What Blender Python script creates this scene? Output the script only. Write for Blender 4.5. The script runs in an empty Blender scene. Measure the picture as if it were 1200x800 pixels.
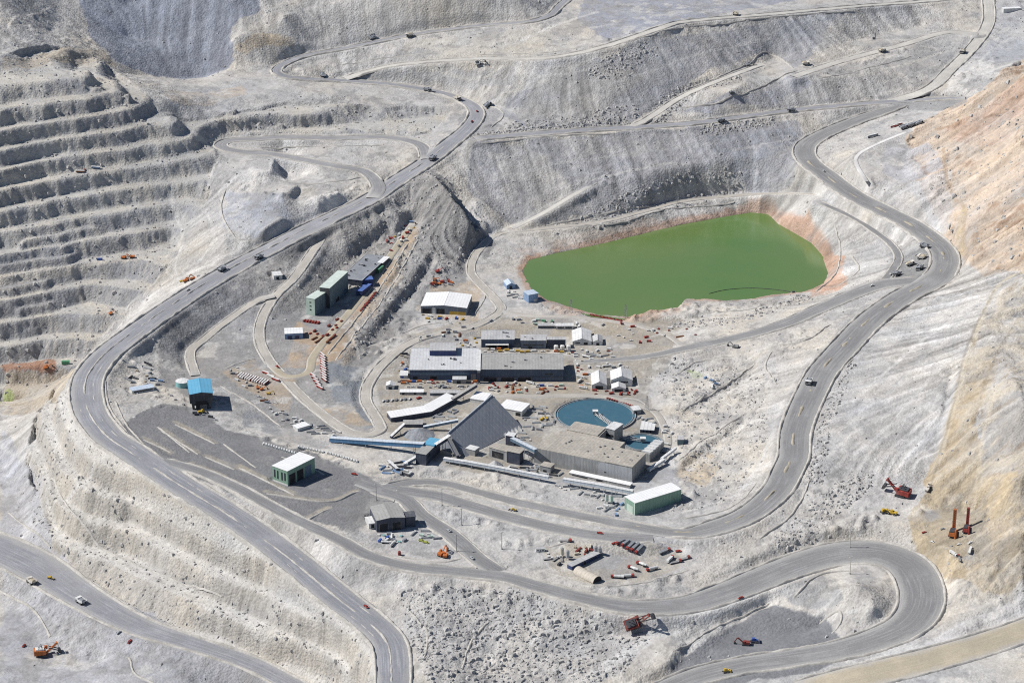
import bpy, bmesh, math, random
import numpy as np
from mathutils import Vector, Matrix
random.seed(7)
RNG = np.random.default_rng(11)
R = math.radians
SC = bpy.context.scene
COL = SC.collection

# ------------------------------------------------------------------ camera
CAM_H = 1290.0
PITCH = R(22.66)
F_PX = 600.0 / math.tan(R(12.0))
CP, SP = math.cos(PITCH), math.sin(PITCH)
cam_d = bpy.data.cameras.new("camera")
cam = bpy.data.objects.new("camera", cam_d); COL.objects.link(cam)
cam.location = (0, 0, CAM_H); cam.rotation_euler = (R(90) - PITCH, 0, 0)
cam_d.sensor_width = 36; cam_d.lens = 18 / math.tan(R(12.0))
cam_d.clip_start = 5; cam_d.clip_end = 40000
SC.camera = cam

def ray(px, py):
    u, v = (px - 600) / F_PX, (400 - py) / F_PX
    return u, CP + v * SP, -SP + v * CP

def P(px, py, z):
    dx, dy, dz = ray(px, py)
    t = (z - CAM_H) / dz
    return (dx * t, dy * t, z)

# ------------------------------------------------------------------ noise
_T = {}
def vnoise(x, y, seed=0):
    if seed not in _T:
        _T[seed] = np.random.default_rng(100 + seed).random((256, 256)).astype(np.float32)
    T = _T[seed]
    xi, yi = np.floor(x).astype(np.int64), np.floor(y).astype(np.int64)
    fx, fy = (x - xi).astype(np.float32), (y - yi).astype(np.float32)
    fx = fx * fx * (3 - 2 * fx); fy = fy * fy * (3 - 2 * fy)
    a, b = xi & 255, (xi + 1) & 255
    c, d = yi & 255, (yi + 1) & 255
    return (T[c, a] * (1 - fx) + T[c, b] * fx) * (1 - fy) + (T[d, a] * (1 - fx) + T[d, b] * fx) * fy - 0.5

def fbm(x, y, size, octs=4, seed=0, gain=0.5, ridge=False):
    out = 0; amp = 1.0; tot = 0
    for k in range(octs):
        c, s = math.cos(0.6 * k + 0.3), math.sin(0.6 * k + 0.3)
        f = 2.03 ** k / size
        n = vnoise((x * c - y * s) * f + 17.3 * k, (x * s + y * c) * f - 9.1 * k, seed + k)
        if ridge: n = 0.5 - 2 * np.abs(n)
        out = out + amp * n; tot += amp; amp *= gain
    return out / tot * (1.0 if ridge else 2.0)

# ------------------------------------------------------------------ roads: (name, label-ish look, half width m, [(px,py,z)...], material key, berm height, berm sides)
ROADS = [
 ("pit_road", 13, [(-60,628,-83),(-10,640,-84),(40,662,-86),(100,700,-88),(160,732,-91),(230,755,-95),(290,775,-99),(345,803,-104),(400,835,-110)], "blue", 1.6),
 ("spur_road", 11, [(501,186,99),(491,169,104),(451,161,107),(400,162,107),(337,161,108),(297,163,108),(268,165,108),(259,171,107),(277,177,105),(321,181,102),(354,187,99),(400,196,96),(427,201,92),(443,218,85),(437,232,79)], "mid", 1.2),
 ("dump_road", 9, [(404,92,139),(430,84,146),(467,76,157),(562,69,170),(630,69,177),(670,64,184),(721,51,196),(771,34,208),(800,26,208),(901,17,201),(1002,8,193),(1104,0,184),(1160,-8,182)], "cream", 1.5),
 ("dump_ramp", 7, [(735,150,111),(754,142,114),(800,113,132),(851,91,147),(892,76,150)], "cream", 1.2),
 ("ridge_road", 11, [(1160,-14,185),(1158,0,180),(1158,27,165),(1141,54,150),(1114,81,137),(1087,105,125),(1043,119,114)], "cream", 1.6),
 ("terrace_road", 9, [(930,90,146),(985,72,150),(1060,52,155),(1110,38,158),(1146,40,158)], "cream", 0.8),
 ("lake_road", 5, [(575,280,23),(589,273,24),(636,268,27),(704,260,28),(750,249,29),(800,236,29),(867,229,30),(915,227,40),(965,228,58)], "tan", 0.9),
 ("lake_side_road", 6, [(958,236,60),(969,241,58),(1002,256,54),(1016,265,52),(1043,285,50),(1053,302,52),(1043,321,56),(1034,332,58)], "road", 0.9),
 ("ramp_track", 5, [(600,268,27),(636,250,42),(670,230,56),(690,219,64)], "cream", 0.0),
 ("channel_track", 3.2, [(1062,155,116),(1035,166,108),(1009,179,100),(1003,189,96),(1016,213,88)], "white", 0.0),
 ("thickener_road", 5, [(562,464,0),(620,464,0),(700,464,-1),(747,474,-2),(767,482,-2),(779,501,-3),(783,516,-4),(780,530,-5)], "tan", 0.0),
 ("lakefront_track", 4.5, [(589,365,9),(625,370,9),(680,372,9),(740,380,9),(780,392,9),(800,405,12)], "tan", 0.0),
 ("crusher_track", 6.5, [(229,440,8),(223,413,10),(236,400,13),(270,373,22),(304,351,30),(321,346,33)], "tan", 1.1),
 ("valley_road", 7.5, [(392,257,66),(384,267,57),(368,292,46),(344,326,37),(321,349,30),(307,373,22),(304,397,14),(314,420,9),(337,447,5),(364,474,2),(400,501,0),(413,507,0),(433,509,0),(445,503,0),(443,494,0),(435,481,0),(429,470,0),(429,457,0),(434,445,0),(451,424,2),(484,400,5),(518,390,6),(552,383,7),(575,373,8),(587,363,9),(582,353,10),(562,332,13),(552,319,15),(555,302,18),(569,284,22),(578,277,24)], "tan", 1.2),
 ("yard_road", 6, [(318,428,8),(337,441,7),(360,437,7),(366,420,10),(380,400,15),(410,365,19),(440,325,26),(468,285,38),(484,262,46)], "dirt", 0.0),
 ("bottom_road", 22, [(1260,712,-8),(1200,738,-14),(1150,755,-18),(1080,775,-24),(1010,792,-32),(940,812,-42)], "dirt", 1.5),
 ("crossing_road", 12, [(430,566,-1),(444,574,-2),(474,585,-4),(494,604,-7),(525,624,-10),(545,641,-12),(562,656,-13.8),(573,663,-15.2),(586,671,-18)], "road", 1.2),
 ("front_lane", 13, [(466,574,-3),(511,581,-6),(545,591,-8),(589,604,-9),(636,616,-9),(687,626,-9),(730,630,-8),(765,629,-7)], "road", 1.2),
 ("loop_road", 15, [(190,540,14),(236,553,11),(280,573,7),(337,604,1),(400,634,-6),(434,652,-10),(478,664,-13),(535,670,-15),(589,676,-17),(636,689,-19),(687,702,-21),(737,711,-22),(800,709,-23),(851,694,-22),(901,674,-19),(945,658,-16),(986,648,-13),(1030,648,-11),(1061,660,-12),(1077,682,-14),(1079,709,-18),(1064,731,-23),(1030,748,-28),(982,762,-34),(928,771,-39),(868,780,-44),(815,793,-48),(770,812,-51)], "road", 1.8),
 ("branch_road", 12, [(1105,327,62),(1036,333,58),(1002,344,52),(962,361,43),(918,380,33),(867,395,23),(834,402,18),(800,409,14),(764,417,8),(721,422,4),(672,425,2)], "road", 1.2),
 ("ring_haul_road", 21, [(420,565,0),(444,572,-2),(480,566,-5),(520,567,-7),(560,577,-8),(602,588,-8),(670,603,-8),(737,616,-7),(800,625,-5),(834,619,-3),(874,604,2),(908,577,9),(925,547,16),(930,535,19),(932,508,25),(938,488,29),(952,457,36),(965,434,41),(989,407,48),(1019,376,53),(1056,349,58),(1093,329,62),(1107,312,64),(1103,292,65),(1070,265,66),(1043,251,67),(1002,230,70),(969,206,74),(946,187,80),(944,172,85),(962,159,92),(1002,142,101),(1036,130,108),(1058,121,113)], "road", 2.0),
 ("dump_haul_road", 12, [(556,163,115),(602,159,113),(670,154,112),(737,150,111),(800,146,110),(844,141,110),(927,130,111),(1002,123,113),(1036,120,114),(1087,117,117),(1131,115,122)], "blue", 2.0),
 ("rim_haul_road", 20, [(460,845,-50),(460,815,-46),(461,785,-42),(455,752,-38),(431,727,-33),(400,703,-27),(330,646,-13),(270,604,0),(210,567,10),(150,527,17),(128,512,19),(108,487,21),(101,462,24),(105,440,27),(125,415,32),(160,388,37),(200,360,39),(240,334,42),(285,308,47),(320,290,53),(358,270,61),(400,250,69),(434,233,77),(467,211,86),(501,189,97),(530,166,108),(548,151,114),(558,136,119),(554,125,121),(535,115,124),(501,106,128),(451,99,133),(400,95,138),(345,92,146),(325,86,152),(330,77,156),(358,66,160),(400,58,166),(440,50,172),(478,42,179),(520,36,185),(569,30,192),(620,26,199),(645,18,203),(655,8,206),(672,-5,210),(700,-20,214)], "blue", 2.2),
]
RIM_W = lambda i, n: 20.0
# half widths varying along some roads, by image-independent control: list of (fraction of control index, hw)
WVAR = {"rim_haul_road": [(0,18),(5,22),(12,22),(17,19),(24,17),(27,14),(29,11),(33,9),(43,8)],
        "loop_road": [(0,9),(5,11),(10,14),(13,22),(17,30),(20,26),(24,19),(28,17),(31,24),(34,30),(36,26)],
        "ring_haul_road": [(0,9),(4,10),(8,12),(9,18),(13,20),(20,21),(24,21),(27,20),(30,17),(38,12)],
        "branch_road": [(0,16),(4,12),(7,9),(10,6)],
        "pit_road": [(0,36),(2,32),(3,25),(5,15),(8,14)],
        "dump_haul_road": [(0,11),(6,10),(10,8)],
        "valley_road": [(0,7),(10,7.5),(20,7.5),(29,6)],
        "bottom_road": [(0,20),(5,26)]}

# ------------------------------------------------------------------ height constraints (px, py, z)
HL = []
def hl(*pts): HL.append(pts)
# opposite pit wall on the left, valley between it and the rim
for x in (-140, -60, 0, 50, 100, 150, 200):
    k = -0.17 * x
    prof = [(468,-100),(415,-52),(370,-14),(328,20),(270,68),(215,118),(165,165),(130,200),(97,224)]
    zmin = {0:-200, 50:-90, 100:-50, 150:-10, 200:20}.get(x, -200)
    q = [(x, y + k, z) for y, z in prof if z >= zmin and not (x >= 150 and z > 205) and not (x >= 200 and z > 166)]
    hl(*q)
hl((-140,90,248),(-140,0,312)); hl((0,60,238),(0,0,284),(0,-40,315)); hl((60,40,224),(75,0,252),(80,-40,286))
hl((60,462,-96),(110,420,-60),(150,375,-25),(185,335,5),(210,300,30),(230,260,55),(245,225,80),(256,192,100))
hl((125,84,190),(160,88,160),(200,93,146),(240,91,143),(268,80,155))
hl((89,-20,264),(200,-20,256),(303,-20,254)); hl((150,45,191),(200,48,188),(262,42,194)); hl((150,5,231),(200,0,237),(285,0,236))
hl((262,60,177),(280,42,198),(300,42,196),(340,48,183),(372,50,173)); hl((275,70,166),(300,75,159),(318,77,156))
hl((330,20,217),(360,10,216),(420,0,228),(520,-5,236),(610,-5,232)); hl((420,-40,256),(600,-40,256))
hl((190,118,168),(250,112,147),(300,108,147),(335,105,146),(390,112,138)); hl((190,140,149),(215,138,140)); hl((245,127,144),(320,125,144),(395,125,134)); hl((245,133,135),(320,132,133),(395,132,124)); hl((245,139,133),(320,138,132),(395,138,123),(480,132,118)); hl((262,148,121),(330,147,119),(400,148,113))
hl((300,148,117),(400,148,113),(480,148,111))
# mesas and hollows left of the rim road
hl((300,182,106),(322,187,104),(316,201,103),(300,196,105)); hl((328,188,84),(327,208,83)); hl((338,190,83),(338,214,80)); hl((352,196,87),(356,206,86)); hl((270,205,95),(285,225,85),(310,205,100))
hl((378,213,95),(348,215,95),(334,228,94)); hl((378,221,83),(352,224,82),(344,238,81)); hl((290,245,80),(320,250,79),(335,258,79),(310,268,76))
hl((262,250,72),(265,280,62)); hl((370,232,88),(395,226,90))
# hill between rim road and valley
hl((505,205,94),(520,218,90),(533,232,84),(545,246,72),(552,262,58)); hl((531,243,46),(545,262,40),(556,272,33),(566,255,40),(556,232,64))
hl((395,275,56),(420,262,60),(450,245,66)); hl((440,262,60),(470,245,62),(490,228,76))
hl((400,290,44),(425,275,50),(455,262,55))
# dump faces between haul road and lake
hl((590,267,25),(640,262,27)); hl((690,216,66),(740,208,70),(800,196,74),(880,184,78),(930,180,84))
hl((650,240,44),(700,236,48),(760,226,50))
# lake shore and bed
hl((985,300,32),(990,330,28),(975,345,22),(930,356,24)); hl((905,250,22),(930,262,22),(950,275,22),(975,292,26))
# plant terrace
hl((500,440,0),(640,440,0),(700,440,0)); hl((470,415,1),(560,415,1),(660,415,1)); hl((560,395,3),(640,395,3),(700,395,4))
hl((480,480,0),(540,480,0),(610,480,0)); hl((500,545,0),(560,540,-1),(600,545,-3)); hl((640,560,-5),(700,575,-7),(760,600,-8),(800,590,-7))
hl((650,490,-2),(740,490,-3)); hl((620,512,-3),(750,560,-6)); hl((400,520,3),(440,535,2),(480,545,1)); hl((540,560,-4),(600,572,-6),(650,588,-8))
hl((720,382,8),(760,390,7),(820,392,12)); hl((620,340,14),(660,362,11),(730,373,11),(800,362,11))
hl((500,345,9),(550,355,9),(555,340,11)); hl((460,395,4),(480,372,8),(500,330,16),(520,300,28),(540,285,34))
hl((385,430,8),(420,480,2),(440,495,1)); hl((399,420,11),(446,370,18),(482,325,27),(500,300,33)); hl((410,424,5),(452,380,7),(486,338,13),(508,308,22))
hl((350,398,16),(352,370,18),(370,345,19),(392,322,22),(420,298,28),(452,272,43)); hl((380,385,18),(420,340,23),(450,312,30),(472,288,39))
hl((280,440,5),(320,470,4),(350,495,2)); hl((262,432,8),(252,450,8))
# crusher plateau
hl((160,492,17),(190,478,13),(230,485,10),(262,505,9),(320,522,5),(380,545,1),(420,558,-1)); hl((170,535,14),(230,535,11),(300,555,7),(360,590,2),(410,615,-3)); hl((150,440,18),(170,460,15),(200,462,11)); hl((160,418,24),(180,412,20),(195,440,13))
hl((290,468,6),(310,490,4),(330,505,3)); hl((440,600,-5),(470,625,-8),(510,645,-11)); hl((430,625,-7),(500,658,-13))
# camp
hl((560,615,-9),(600,640,-14)); hl((640,640,-15),(700,655,-16),(760,650,-16),(800,650,-15)); hl((640,670,-17),(720,685,-19),(800,680,-19))
hl((850,640,-10),(950,610,0),(1000,580,8)); hl((850,665,-16),(940,635,-8),(1010,615,0))
# between ring road and thickeners
hl((800,470,2),(850,450,8),(880,430,18),(905,410,30)); hl((800,520,-4),(840,510,0),(880,490,12),(900,460,22)); hl((800,560,-8),(850,560,-4),(890,540,6)); hl((790,440,3),(830,425,8)); hl((820,590,-6),(860,580,-3))
hl((812,437,4),(826,440,4)); hl((800,478,2),(850,449,8),(885,427,15)); hl((803,485,-3),(853,456,1),(888,435,7)); hl((792,548,-3),(830,515,3),(868,488,12)); hl((795,556,-8),(834,523,-4),(872,497,3)); hl((760,371,12),(820,367,14)); hl((760,377,7),(820,374,8))
# big slope right of ring road
hl((1200,325,124),(1260,300,140)); hl((1140,350,92),(1180,420,104),(1200,480,112)); hl((1100,400,76),(1105,470,64),(1095,530,34)); hl((1190,560,74),(1240,520,100)); hl((1160,560,52),(1165,620,30),(1170,670,12)); hl((1195,620,44),(1200,680,14))
hl((1126,430,84),(1114,480,66),(1102,530,42)); hl((1119,432,72),(1107,482,55),(1094,532,31)); hl((1030,590,6),(1070,580,10),(1085,560,16)); hl((1088,605,9),(1120,600,9),(1148,605,10)); hl((1090,640,8),(1120,655,8),(1148,648,9)); hl((1095,660,0),(1110,690,-6),(1160,690,-1),(1200,700,-2)); hl((1100,725,-14),(1150,715,-8),(1190,705,-6)); hl((1060,770,-27),(1100,755,-20))
# inside the loop
hl((985,690,-4),(1005,684,-1),(1025,692,-4),(1020,712,-10)); hl((930,690,-21),(955,700,-24),(985,712,-20)); hl((900,712,-30),(850,745,-41),(920,745,-40),(960,735,-38)); hl((830,770,-46),(790,795,-50)); hl((980,735,-32),(1010,728,-25))
hl((895,702,-28),(840,730,-31),(800,752,-35),(775,790,-43)); hl((900,708,-34),(846,735,-40),(806,757,-44),(783,795,-51))
hl((800,729,-32),(760,750,-37),(717,786,-44))
# lower middle rubble
hl((520,690,-20),(600,695,-22),(680,720,-29),(760,732,-36)); hl((470,690,-22),(440,670,-17)); hl((490,720,-28),(530,715,-27),(545,725,-29)); hl((500,780,-40),(530,770,-40)); hl((560,790,-56),(640,770,-46),(700,745,-43),(750,738,-42)); hl((640,800,-52),(720,800,-48)); hl((560,740,-38),(620,740,-38))
# near pit wall
hl((0,492,-66),(30,487,-62),(50,481,-55)); hl((0,478,-105),(30,472,-102)); hl((66,470,-30),(75,450,-12))
hl((52,520,-30),(60,560,-32),(100,575,-22)); hl((0,540,-75),(20,580,-78),(30,620,-81),(0,600,-80)); hl((38,560,-60),(60,600,-57),(75,640,-72)); hl((150,600,-32),(200,628,-33),(260,662,-36),(300,690,-45),(350,730,-52)); hl((100,620,-52),(150,650,-64),(200,680,-66),(250,710,-68),(330,765,-78)); hl((85,660,-80),(150,700,-82),(230,740,-88)); hl((400,780,-64),(425,800,-62)); hl((340,785,-90),(380,810,-90))
hl((0,690,-98),(40,740,-106),(55,775,-108),(120,775,-106)); hl((70,735,-96),(140,765,-98),(200,790,-104)); hl((-60,700,-100),(-60,560,-80)); hl((230,800,-112),(300,820,-118))
# terraces upper right, mountain
hl((800,105,141),(857,108,143),(905,68,150),(932,82,149)); hl((950,95,141),(1040,78,146)); hl((1000,48,156),(1080,30,161))
hl((1104,136,124),(1150,109,176),(1200,85,222),(1270,55,280)); hl((1070,160,114),(1057,200,92),(1080,240,84)); hl((1120,200,112),(1130,250,96),(1140,290,88),(1150,320,90)); hl((1200,150,190),(1200,200,160),(1200,260,134),(1200,300,126)); hl((1150,160,146),(1160,220,128)); hl((1260,150,230),(1260,250,175)); hl((1180,60,150),(1200,30,165),(1190,0,185)); hl((1130,125,118),(1180,80,150))
LAKE = [(613,318),(620,305),(650,297),(700,287),(750,275),(800,263),(850,254),(880,249),(900,251),(912,262),(935,275),(952,285),(964,300),(970,320),(965,333),(940,342),(905,345),(880,350),(850,352),(820,349),(803,350),(795,360),(760,365),(735,371),(700,368),(670,360),(640,350),(625,340)]
LAKE_Z = 10.0

def spline(pts, step):
    """Catmull-Rom through world points, resampled about every STEP metres; returns points and control parameter."""
    p = np.array(pts, float)
    p = np.vstack([2 * p[0] - p[1], p, 2 * p[-1] - p[-2]])
    out, par = [], []
    for i in range(1, len(p) - 2):
        n = max(2, int(np.linalg.norm(p[i + 1, :2] - p[i, :2]) / step))
        t = np.arange(n)[:, None] / n
        a, b, c, d = p[i - 1], p[i], p[i + 1], p[i + 2]
        # centripetal-ish tangents kept short so bends do not overshoot
        L = np.linalg.norm(c - b)
        m1 = (c - a); m1 = m1 / (np.linalg.norm(m1) + 1e-9) * L
        m2 = (d - b); m2 = m2 / (np.linalg.norm(m2) + 1e-9) * L
        h = ((2*t**3-3*t**2+1)*b + (t**3-2*t**2+t)*m1 + (-2*t**3+3*t**2)*c + (t**3-t**2)*m2)
        out.append(h); par.append(i - 1 + t[:, 0])
    out.append(p[-2:-1]); par.append(np.array([len(p) - 3.0]))
    return np.vstack(out), np.concatenate(par)

ROAD_GEO = {}
for name, hw, pts, mk, bh in ROADS:
    w, par = spline([P(*q) for q in pts], 3.0)
    z = w[:, 2].copy()
    for _ in range(12): z[1:-1] = 0.25 * z[:-2] + 0.5 * z[1:-1] + 0.25 * z[2:]
    w[:, 2] = z
    if name in WVAR:
        ks = WVAR[name]; hws = np.interp(par, [k[0] for k in ks], [k[1] for k in ks])
    else: hws = np.full(len(w), float(hw))
    ROAD_GEO[name] = (w, hws)

# ------------------------------------------------------------------ height field: membrane through the constraints, 4 m cells
GX0, GX1, GY0, GY1, GS = -1120.0, 1120.0, 2040.0, 4560.0, 4.0
NX, NY = int((GX1 - GX0) / GS) + 1, int((GY1 - GY0) / GS) + 1
cons = []
for name, hw, pts, mk, bh in ROADS:
    w, hws = ROAD_GEO[name]
    t = np.gradient(w[:, :2], axis=0); t /= np.linalg.norm(t, axis=1)[:, None] + 1e-9
    nrm = np.stack([-t[:, 1], t[:, 0]], 1)
    for f in (-0.9, -0.45, 0, 0.45, 0.9):
        cons.append(np.column_stack([w[:, :2] + nrm * (hws * f)[:, None], w[:, 2]]))
for pts in HL:
    q = np.array([P(*p) for p in pts])
    for a, b in zip(q[:-1], q[1:]):
        n = max(2, int(np.linalg.norm(b[:2] - a[:2]) / 3)); t = np.linspace(0, 1, n)[:, None]
        cons.append(a + (b - a) * t)
lk = np.array([P(x, y, LAKE_Z) for x, y in LAKE])
for a, b in zip(lk, np.roll(lk, -1, 0)):
    n = max(2, int(np.linalg.norm(b[:2] - a[:2]) / 3)); t = np.linspace(0, 1, n)[:, None]
    cons.append(a + (b - a) * t)
cons = np.vstack(cons)
def solve():
    levels = []; s = GS; nx, ny = NX, NY
    while min(nx, ny) > 14:
        levels.append((s, nx, ny)); s *= 2; nx = (nx + 1) // 2 + 1; ny = (ny + 1) // 2 + 1
    Z = None
    for li in range(len(levels) - 1, -1, -1):
        s, nx, ny = levels[li]
        ix = np.rint((cons[:, 0] - GX0) / s).astype(int); iy = np.rint((cons[:, 1] - GY0) / s).astype(int)
        ok = (ix >= 0) & (ix < nx) & (iy >= 0) & (iy < ny)
        acc = np.zeros((ny, nx)); cnt = np.zeros((ny, nx))
        np.add.at(acc, (iy[ok], ix[ok]), cons[ok, 2]); np.add.at(cnt, (iy[ok], ix[ok]), 1)
        m = cnt > 0; val = np.where(m, acc / np.maximum(cnt, 1), 0)
        if Z is None: Z = np.full((ny, nx), float(cons[:, 2].mean()))
        else:
            Z = np.repeat(np.repeat(Z, 2, 0), 2, 1)
            Z = np.pad(Z, ((0, max(0, ny - Z.shape[0])), (0, max(0, nx - Z.shape[1]))), mode='edge')[:ny, :nx]
        for _ in range(420 if li > 1 else 160):
            Z[m] = val[m]
            Q = np.pad(Z, 1, mode='edge')
            Z = 0.25 * (Q[:-2, 1:-1] + Q[2:, 1:-1] + Q[1:-1, :-2] + Q[1:-1, 2:])
        Z[m] = val[m]
    for _ in range(2):
        Q = np.pad(Z, 1, mode='edge'); Z = 0.5 * Z + 0.125 * (Q[:-2, 1:-1] + Q[2:, 1:-1] + Q[1:-1, :-2] + Q[1:-1, 2:])
    return Z
ZB = solve()
def bil(A, x, y, x0, y0, sx, sy):
    fx = np.clip((x - x0) / sx, 0, A.shape[1] - 1.001); fy = np.clip((y - y0) / sy, 0, A.shape[0] - 1.001)
    i, j = fx.astype(int), fy.astype(int); fx = fx - i; fy = fy - j
    return (A[j, i] * (1 - fx) + A[j, i + 1] * fx) * (1 - fy) + (A[j + 1, i] * (1 - fx) + A[j + 1, i + 1] * fx) * fy

# fine core grid
CX = np.arange(-1000, 1000.1, 2.0); CY = np.arange(2170, 4360.1, 2.5)
X, Y = np.meshgrid(CX, CY)
Z0 = bil(ZB, X, Y, GX0, GY0, GS, GS)
Z = Z0.copy()
def hfield(x, y): return bil(Z, np.asarray(x, float), np.asarray(y, float), CX[0], CY[0], 2.0, 2.5)
_tt = np.arange(1900.0, 5200.0, 1.5)
def ground(px, py, field=None):
    """Where the line of sight through a picture point meets the terrain."""
    dx, dy, dz = ray(px, py)
    x, y, z = dx * _tt, dy * _tt, CAM_H + dz * _tt
    h = hfield(x, y)
    k = np.argmax(z < h)
    if k == 0: k = len(_tt) - 1
    a, b = z[k - 1] - h[k - 1], h[k] - z[k]
    t = _tt[k - 1] + 1.5 * a / (a + b + 1e-9)
    return Vector((dx * t, dy * t, float(hfield(np.array([dx * t]), np.array([dy * t]))[0])))

def inpoly(poly, x, y):
    poly = np.asarray(poly)[:, :2]; inside = np.zeros(x.shape, bool)
    bx0, by0 = poly.min(0); bx1, by1 = poly.max(0)
    sel = (x >= bx0) & (x <= bx1) & (y >= by0) & (y <= by1)
    xs, ys = x[sel], y[sel]; ins = np.zeros(xs.shape, bool)
    for (ax, ay), (cx, cy) in zip(poly, np.roll(poly, -1, 0)):
        if ay == cy: continue
        c = ((ay > ys) != (cy > ys)) & (xs < (cx - ax) * (ys - ay) / (cy - ay) + ax)
        ins ^= c
    inside[sel] = ins
    return inside
def blur(A, n):
    for _ in range(n):
        Q = np.pad(A, 1, mode='edge')
        A = (Q[:-2, 1:-1] + Q[2:, 1:-1] + Q[1:-1, :-2] + Q[1:-1, 2:] + 2 * A) / 6
    return A
WX = X + 15 * fbm(X, Y, 60, 5, 40, 0.62); WY = Y + 15 * fbm(X, Y, 60, 5, 50, 0.62)
_RAG = None
def zone(pts, soft=4, warp=True):
    """Mask of a patch of ground outlined by picture points carried out to the terrain."""
    w = [ground(*p) for p in pts]
    m = inpoly([(v.x, v.y) for v in w], WX if warp else X, WY if warp else Y).astype(np.float32)
    global _RAG
    if _RAG is None: _RAG = 0.5 * fbm(X, Y, 9, 3, 240, 0.65)
    m = blur(m, soft)
    if not warp: return m
    t = np.clip((m + _RAG * 4 * m * (1 - m) - 0.30) / 0.40, 0, 1)
    return t * t * (3 - 2 * t)
# ------------------------------------------------------------------ materials
def nt(m):
    m.use_nodes = True
    return m.node_tree.nodes, m.node_tree.links
def new_mat(name, rough=0.9, spec=0.2, metal=0.0):
    m = bpy.data.materials.new(name); N, L = nt(m)
    b = N["Principled BSDF"]
    b.inputs["Roughness"].default_value = rough; b.inputs["Specular IOR Level"].default_value = spec; b.inputs["Metallic"].default_value = metal
    return m, N, L, b
def noise_node(N, L, vec, scale, detail=4, rough=0.55):
    n = N.new("ShaderNodeTexNoise"); n.inputs["Scale"].default_value = scale; n.inputs["Detail"].default_value = detail; n.inputs["Roughness"].default_value = rough
    L.new(vec, n.inputs["Vector"]); return n.outputs["Fac"]
def ramp(N, L, fac, lo, hi, a=0.3, b=0.7):
    r = N.new("ShaderNodeMapRange"); r.inputs["From Min"].default_value = a; r.inputs["From Max"].default_value = b
    r.inputs["To Min"].default_value = lo; r.inputs["To Max"].default_value = hi
    L.new(fac, r.inputs["Value"]); return r.outputs["Result"]
def mul(N, L, a, b):
    m = N.new("ShaderNodeMath"); m.operation = 'MULTIPLY'
    L.new(a, m.inputs[0])
    if isinstance(b, float): m.inputs[1].default_value = b
    else: L.new(b, m.inputs[1])
    return m.outputs[0]
def scale_col(N, L, col, fac):
    m = N.new("ShaderNodeVectorMath"); m.operation = 'SCALE'
    if isinstance(col, tuple): m.inputs[0].default_value = col[:3]
    else: L.new(col, m.inputs[0])
    L.new(fac, m.inputs["Scale"]); return m.outputs[0]
def mix_col(N, L, fac, a, b):
    m = N.new("ShaderNodeMix"); m.data_type = 'RGBA'
    L.new(fac, m.inputs["Factor"])
    for s, v in (("A", a), ("B", b)):
        k = [i for i in m.inputs if i.name == s and i.type == 'RGBA'][0]
        if isinstance(v, tuple): k.default_value = (*v[:3], 1)
        else: L.new(v, k)
    return [o for o in m.outputs if o.type == 'RGBA'][0]

def ground_material():
    m, N, L, b = new_mat("bare_ground", 0.95, 0.1)
    at = N.new("ShaderNodeAttribute"); at.attribute_name = "tint"
    pos = N.new("ShaderNodeNewGeometry").outputs["Position"]
    f = mul(N, L, ramp(N, L, noise_node(N, L, pos, 0.03, 5, 0.6), 0.90, 1.10), ramp(N, L, noise_node(N, L, pos, 0.28, 4, 0.65), 0.90, 1.10))
    vo = N.new("ShaderNodeTexVoronoi"); vo.inputs["Scale"].default_value = 0.22; L.new(pos, vo.inputs["Vector"])
    sep = N.new("ShaderNodeSeparateColor"); L.new(vo.outputs["Color"], sep.inputs[0])
    f = mul(N, L, f, ramp(N, L, sep.outputs[0], 0.92, 1.07, 0, 1))
    L.new(scale_col(N, L, at.outputs["Color"], f), b.inputs["Base Color"])
    vb = N.new("ShaderNodeTexVoronoi"); vb.inputs["Scale"].default_value = 0.30; L.new(pos, vb.inputs["Vector"])
    hh = N.new("ShaderNodeMath"); hh.operation = "MULTIPLY_ADD"; L.new(vb.outputs["Distance"], hh.inputs[0]); hh.inputs[1].default_value = -0.55; L.new(noise_node(N, L, pos, 0.30, 5, 0.75), hh.inputs[2])
    bp = N.new("ShaderNodeBump"); bp.inputs["Strength"].default_value = 1.0; bp.inputs["Distance"].default_value = 1.9
    L.new(mul(N, L, hh.outputs[0], at.outputs["Alpha"]), bp.inputs["Height"]); L.new(bp.outputs[0], b.inputs["Normal"])
    return m
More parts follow.
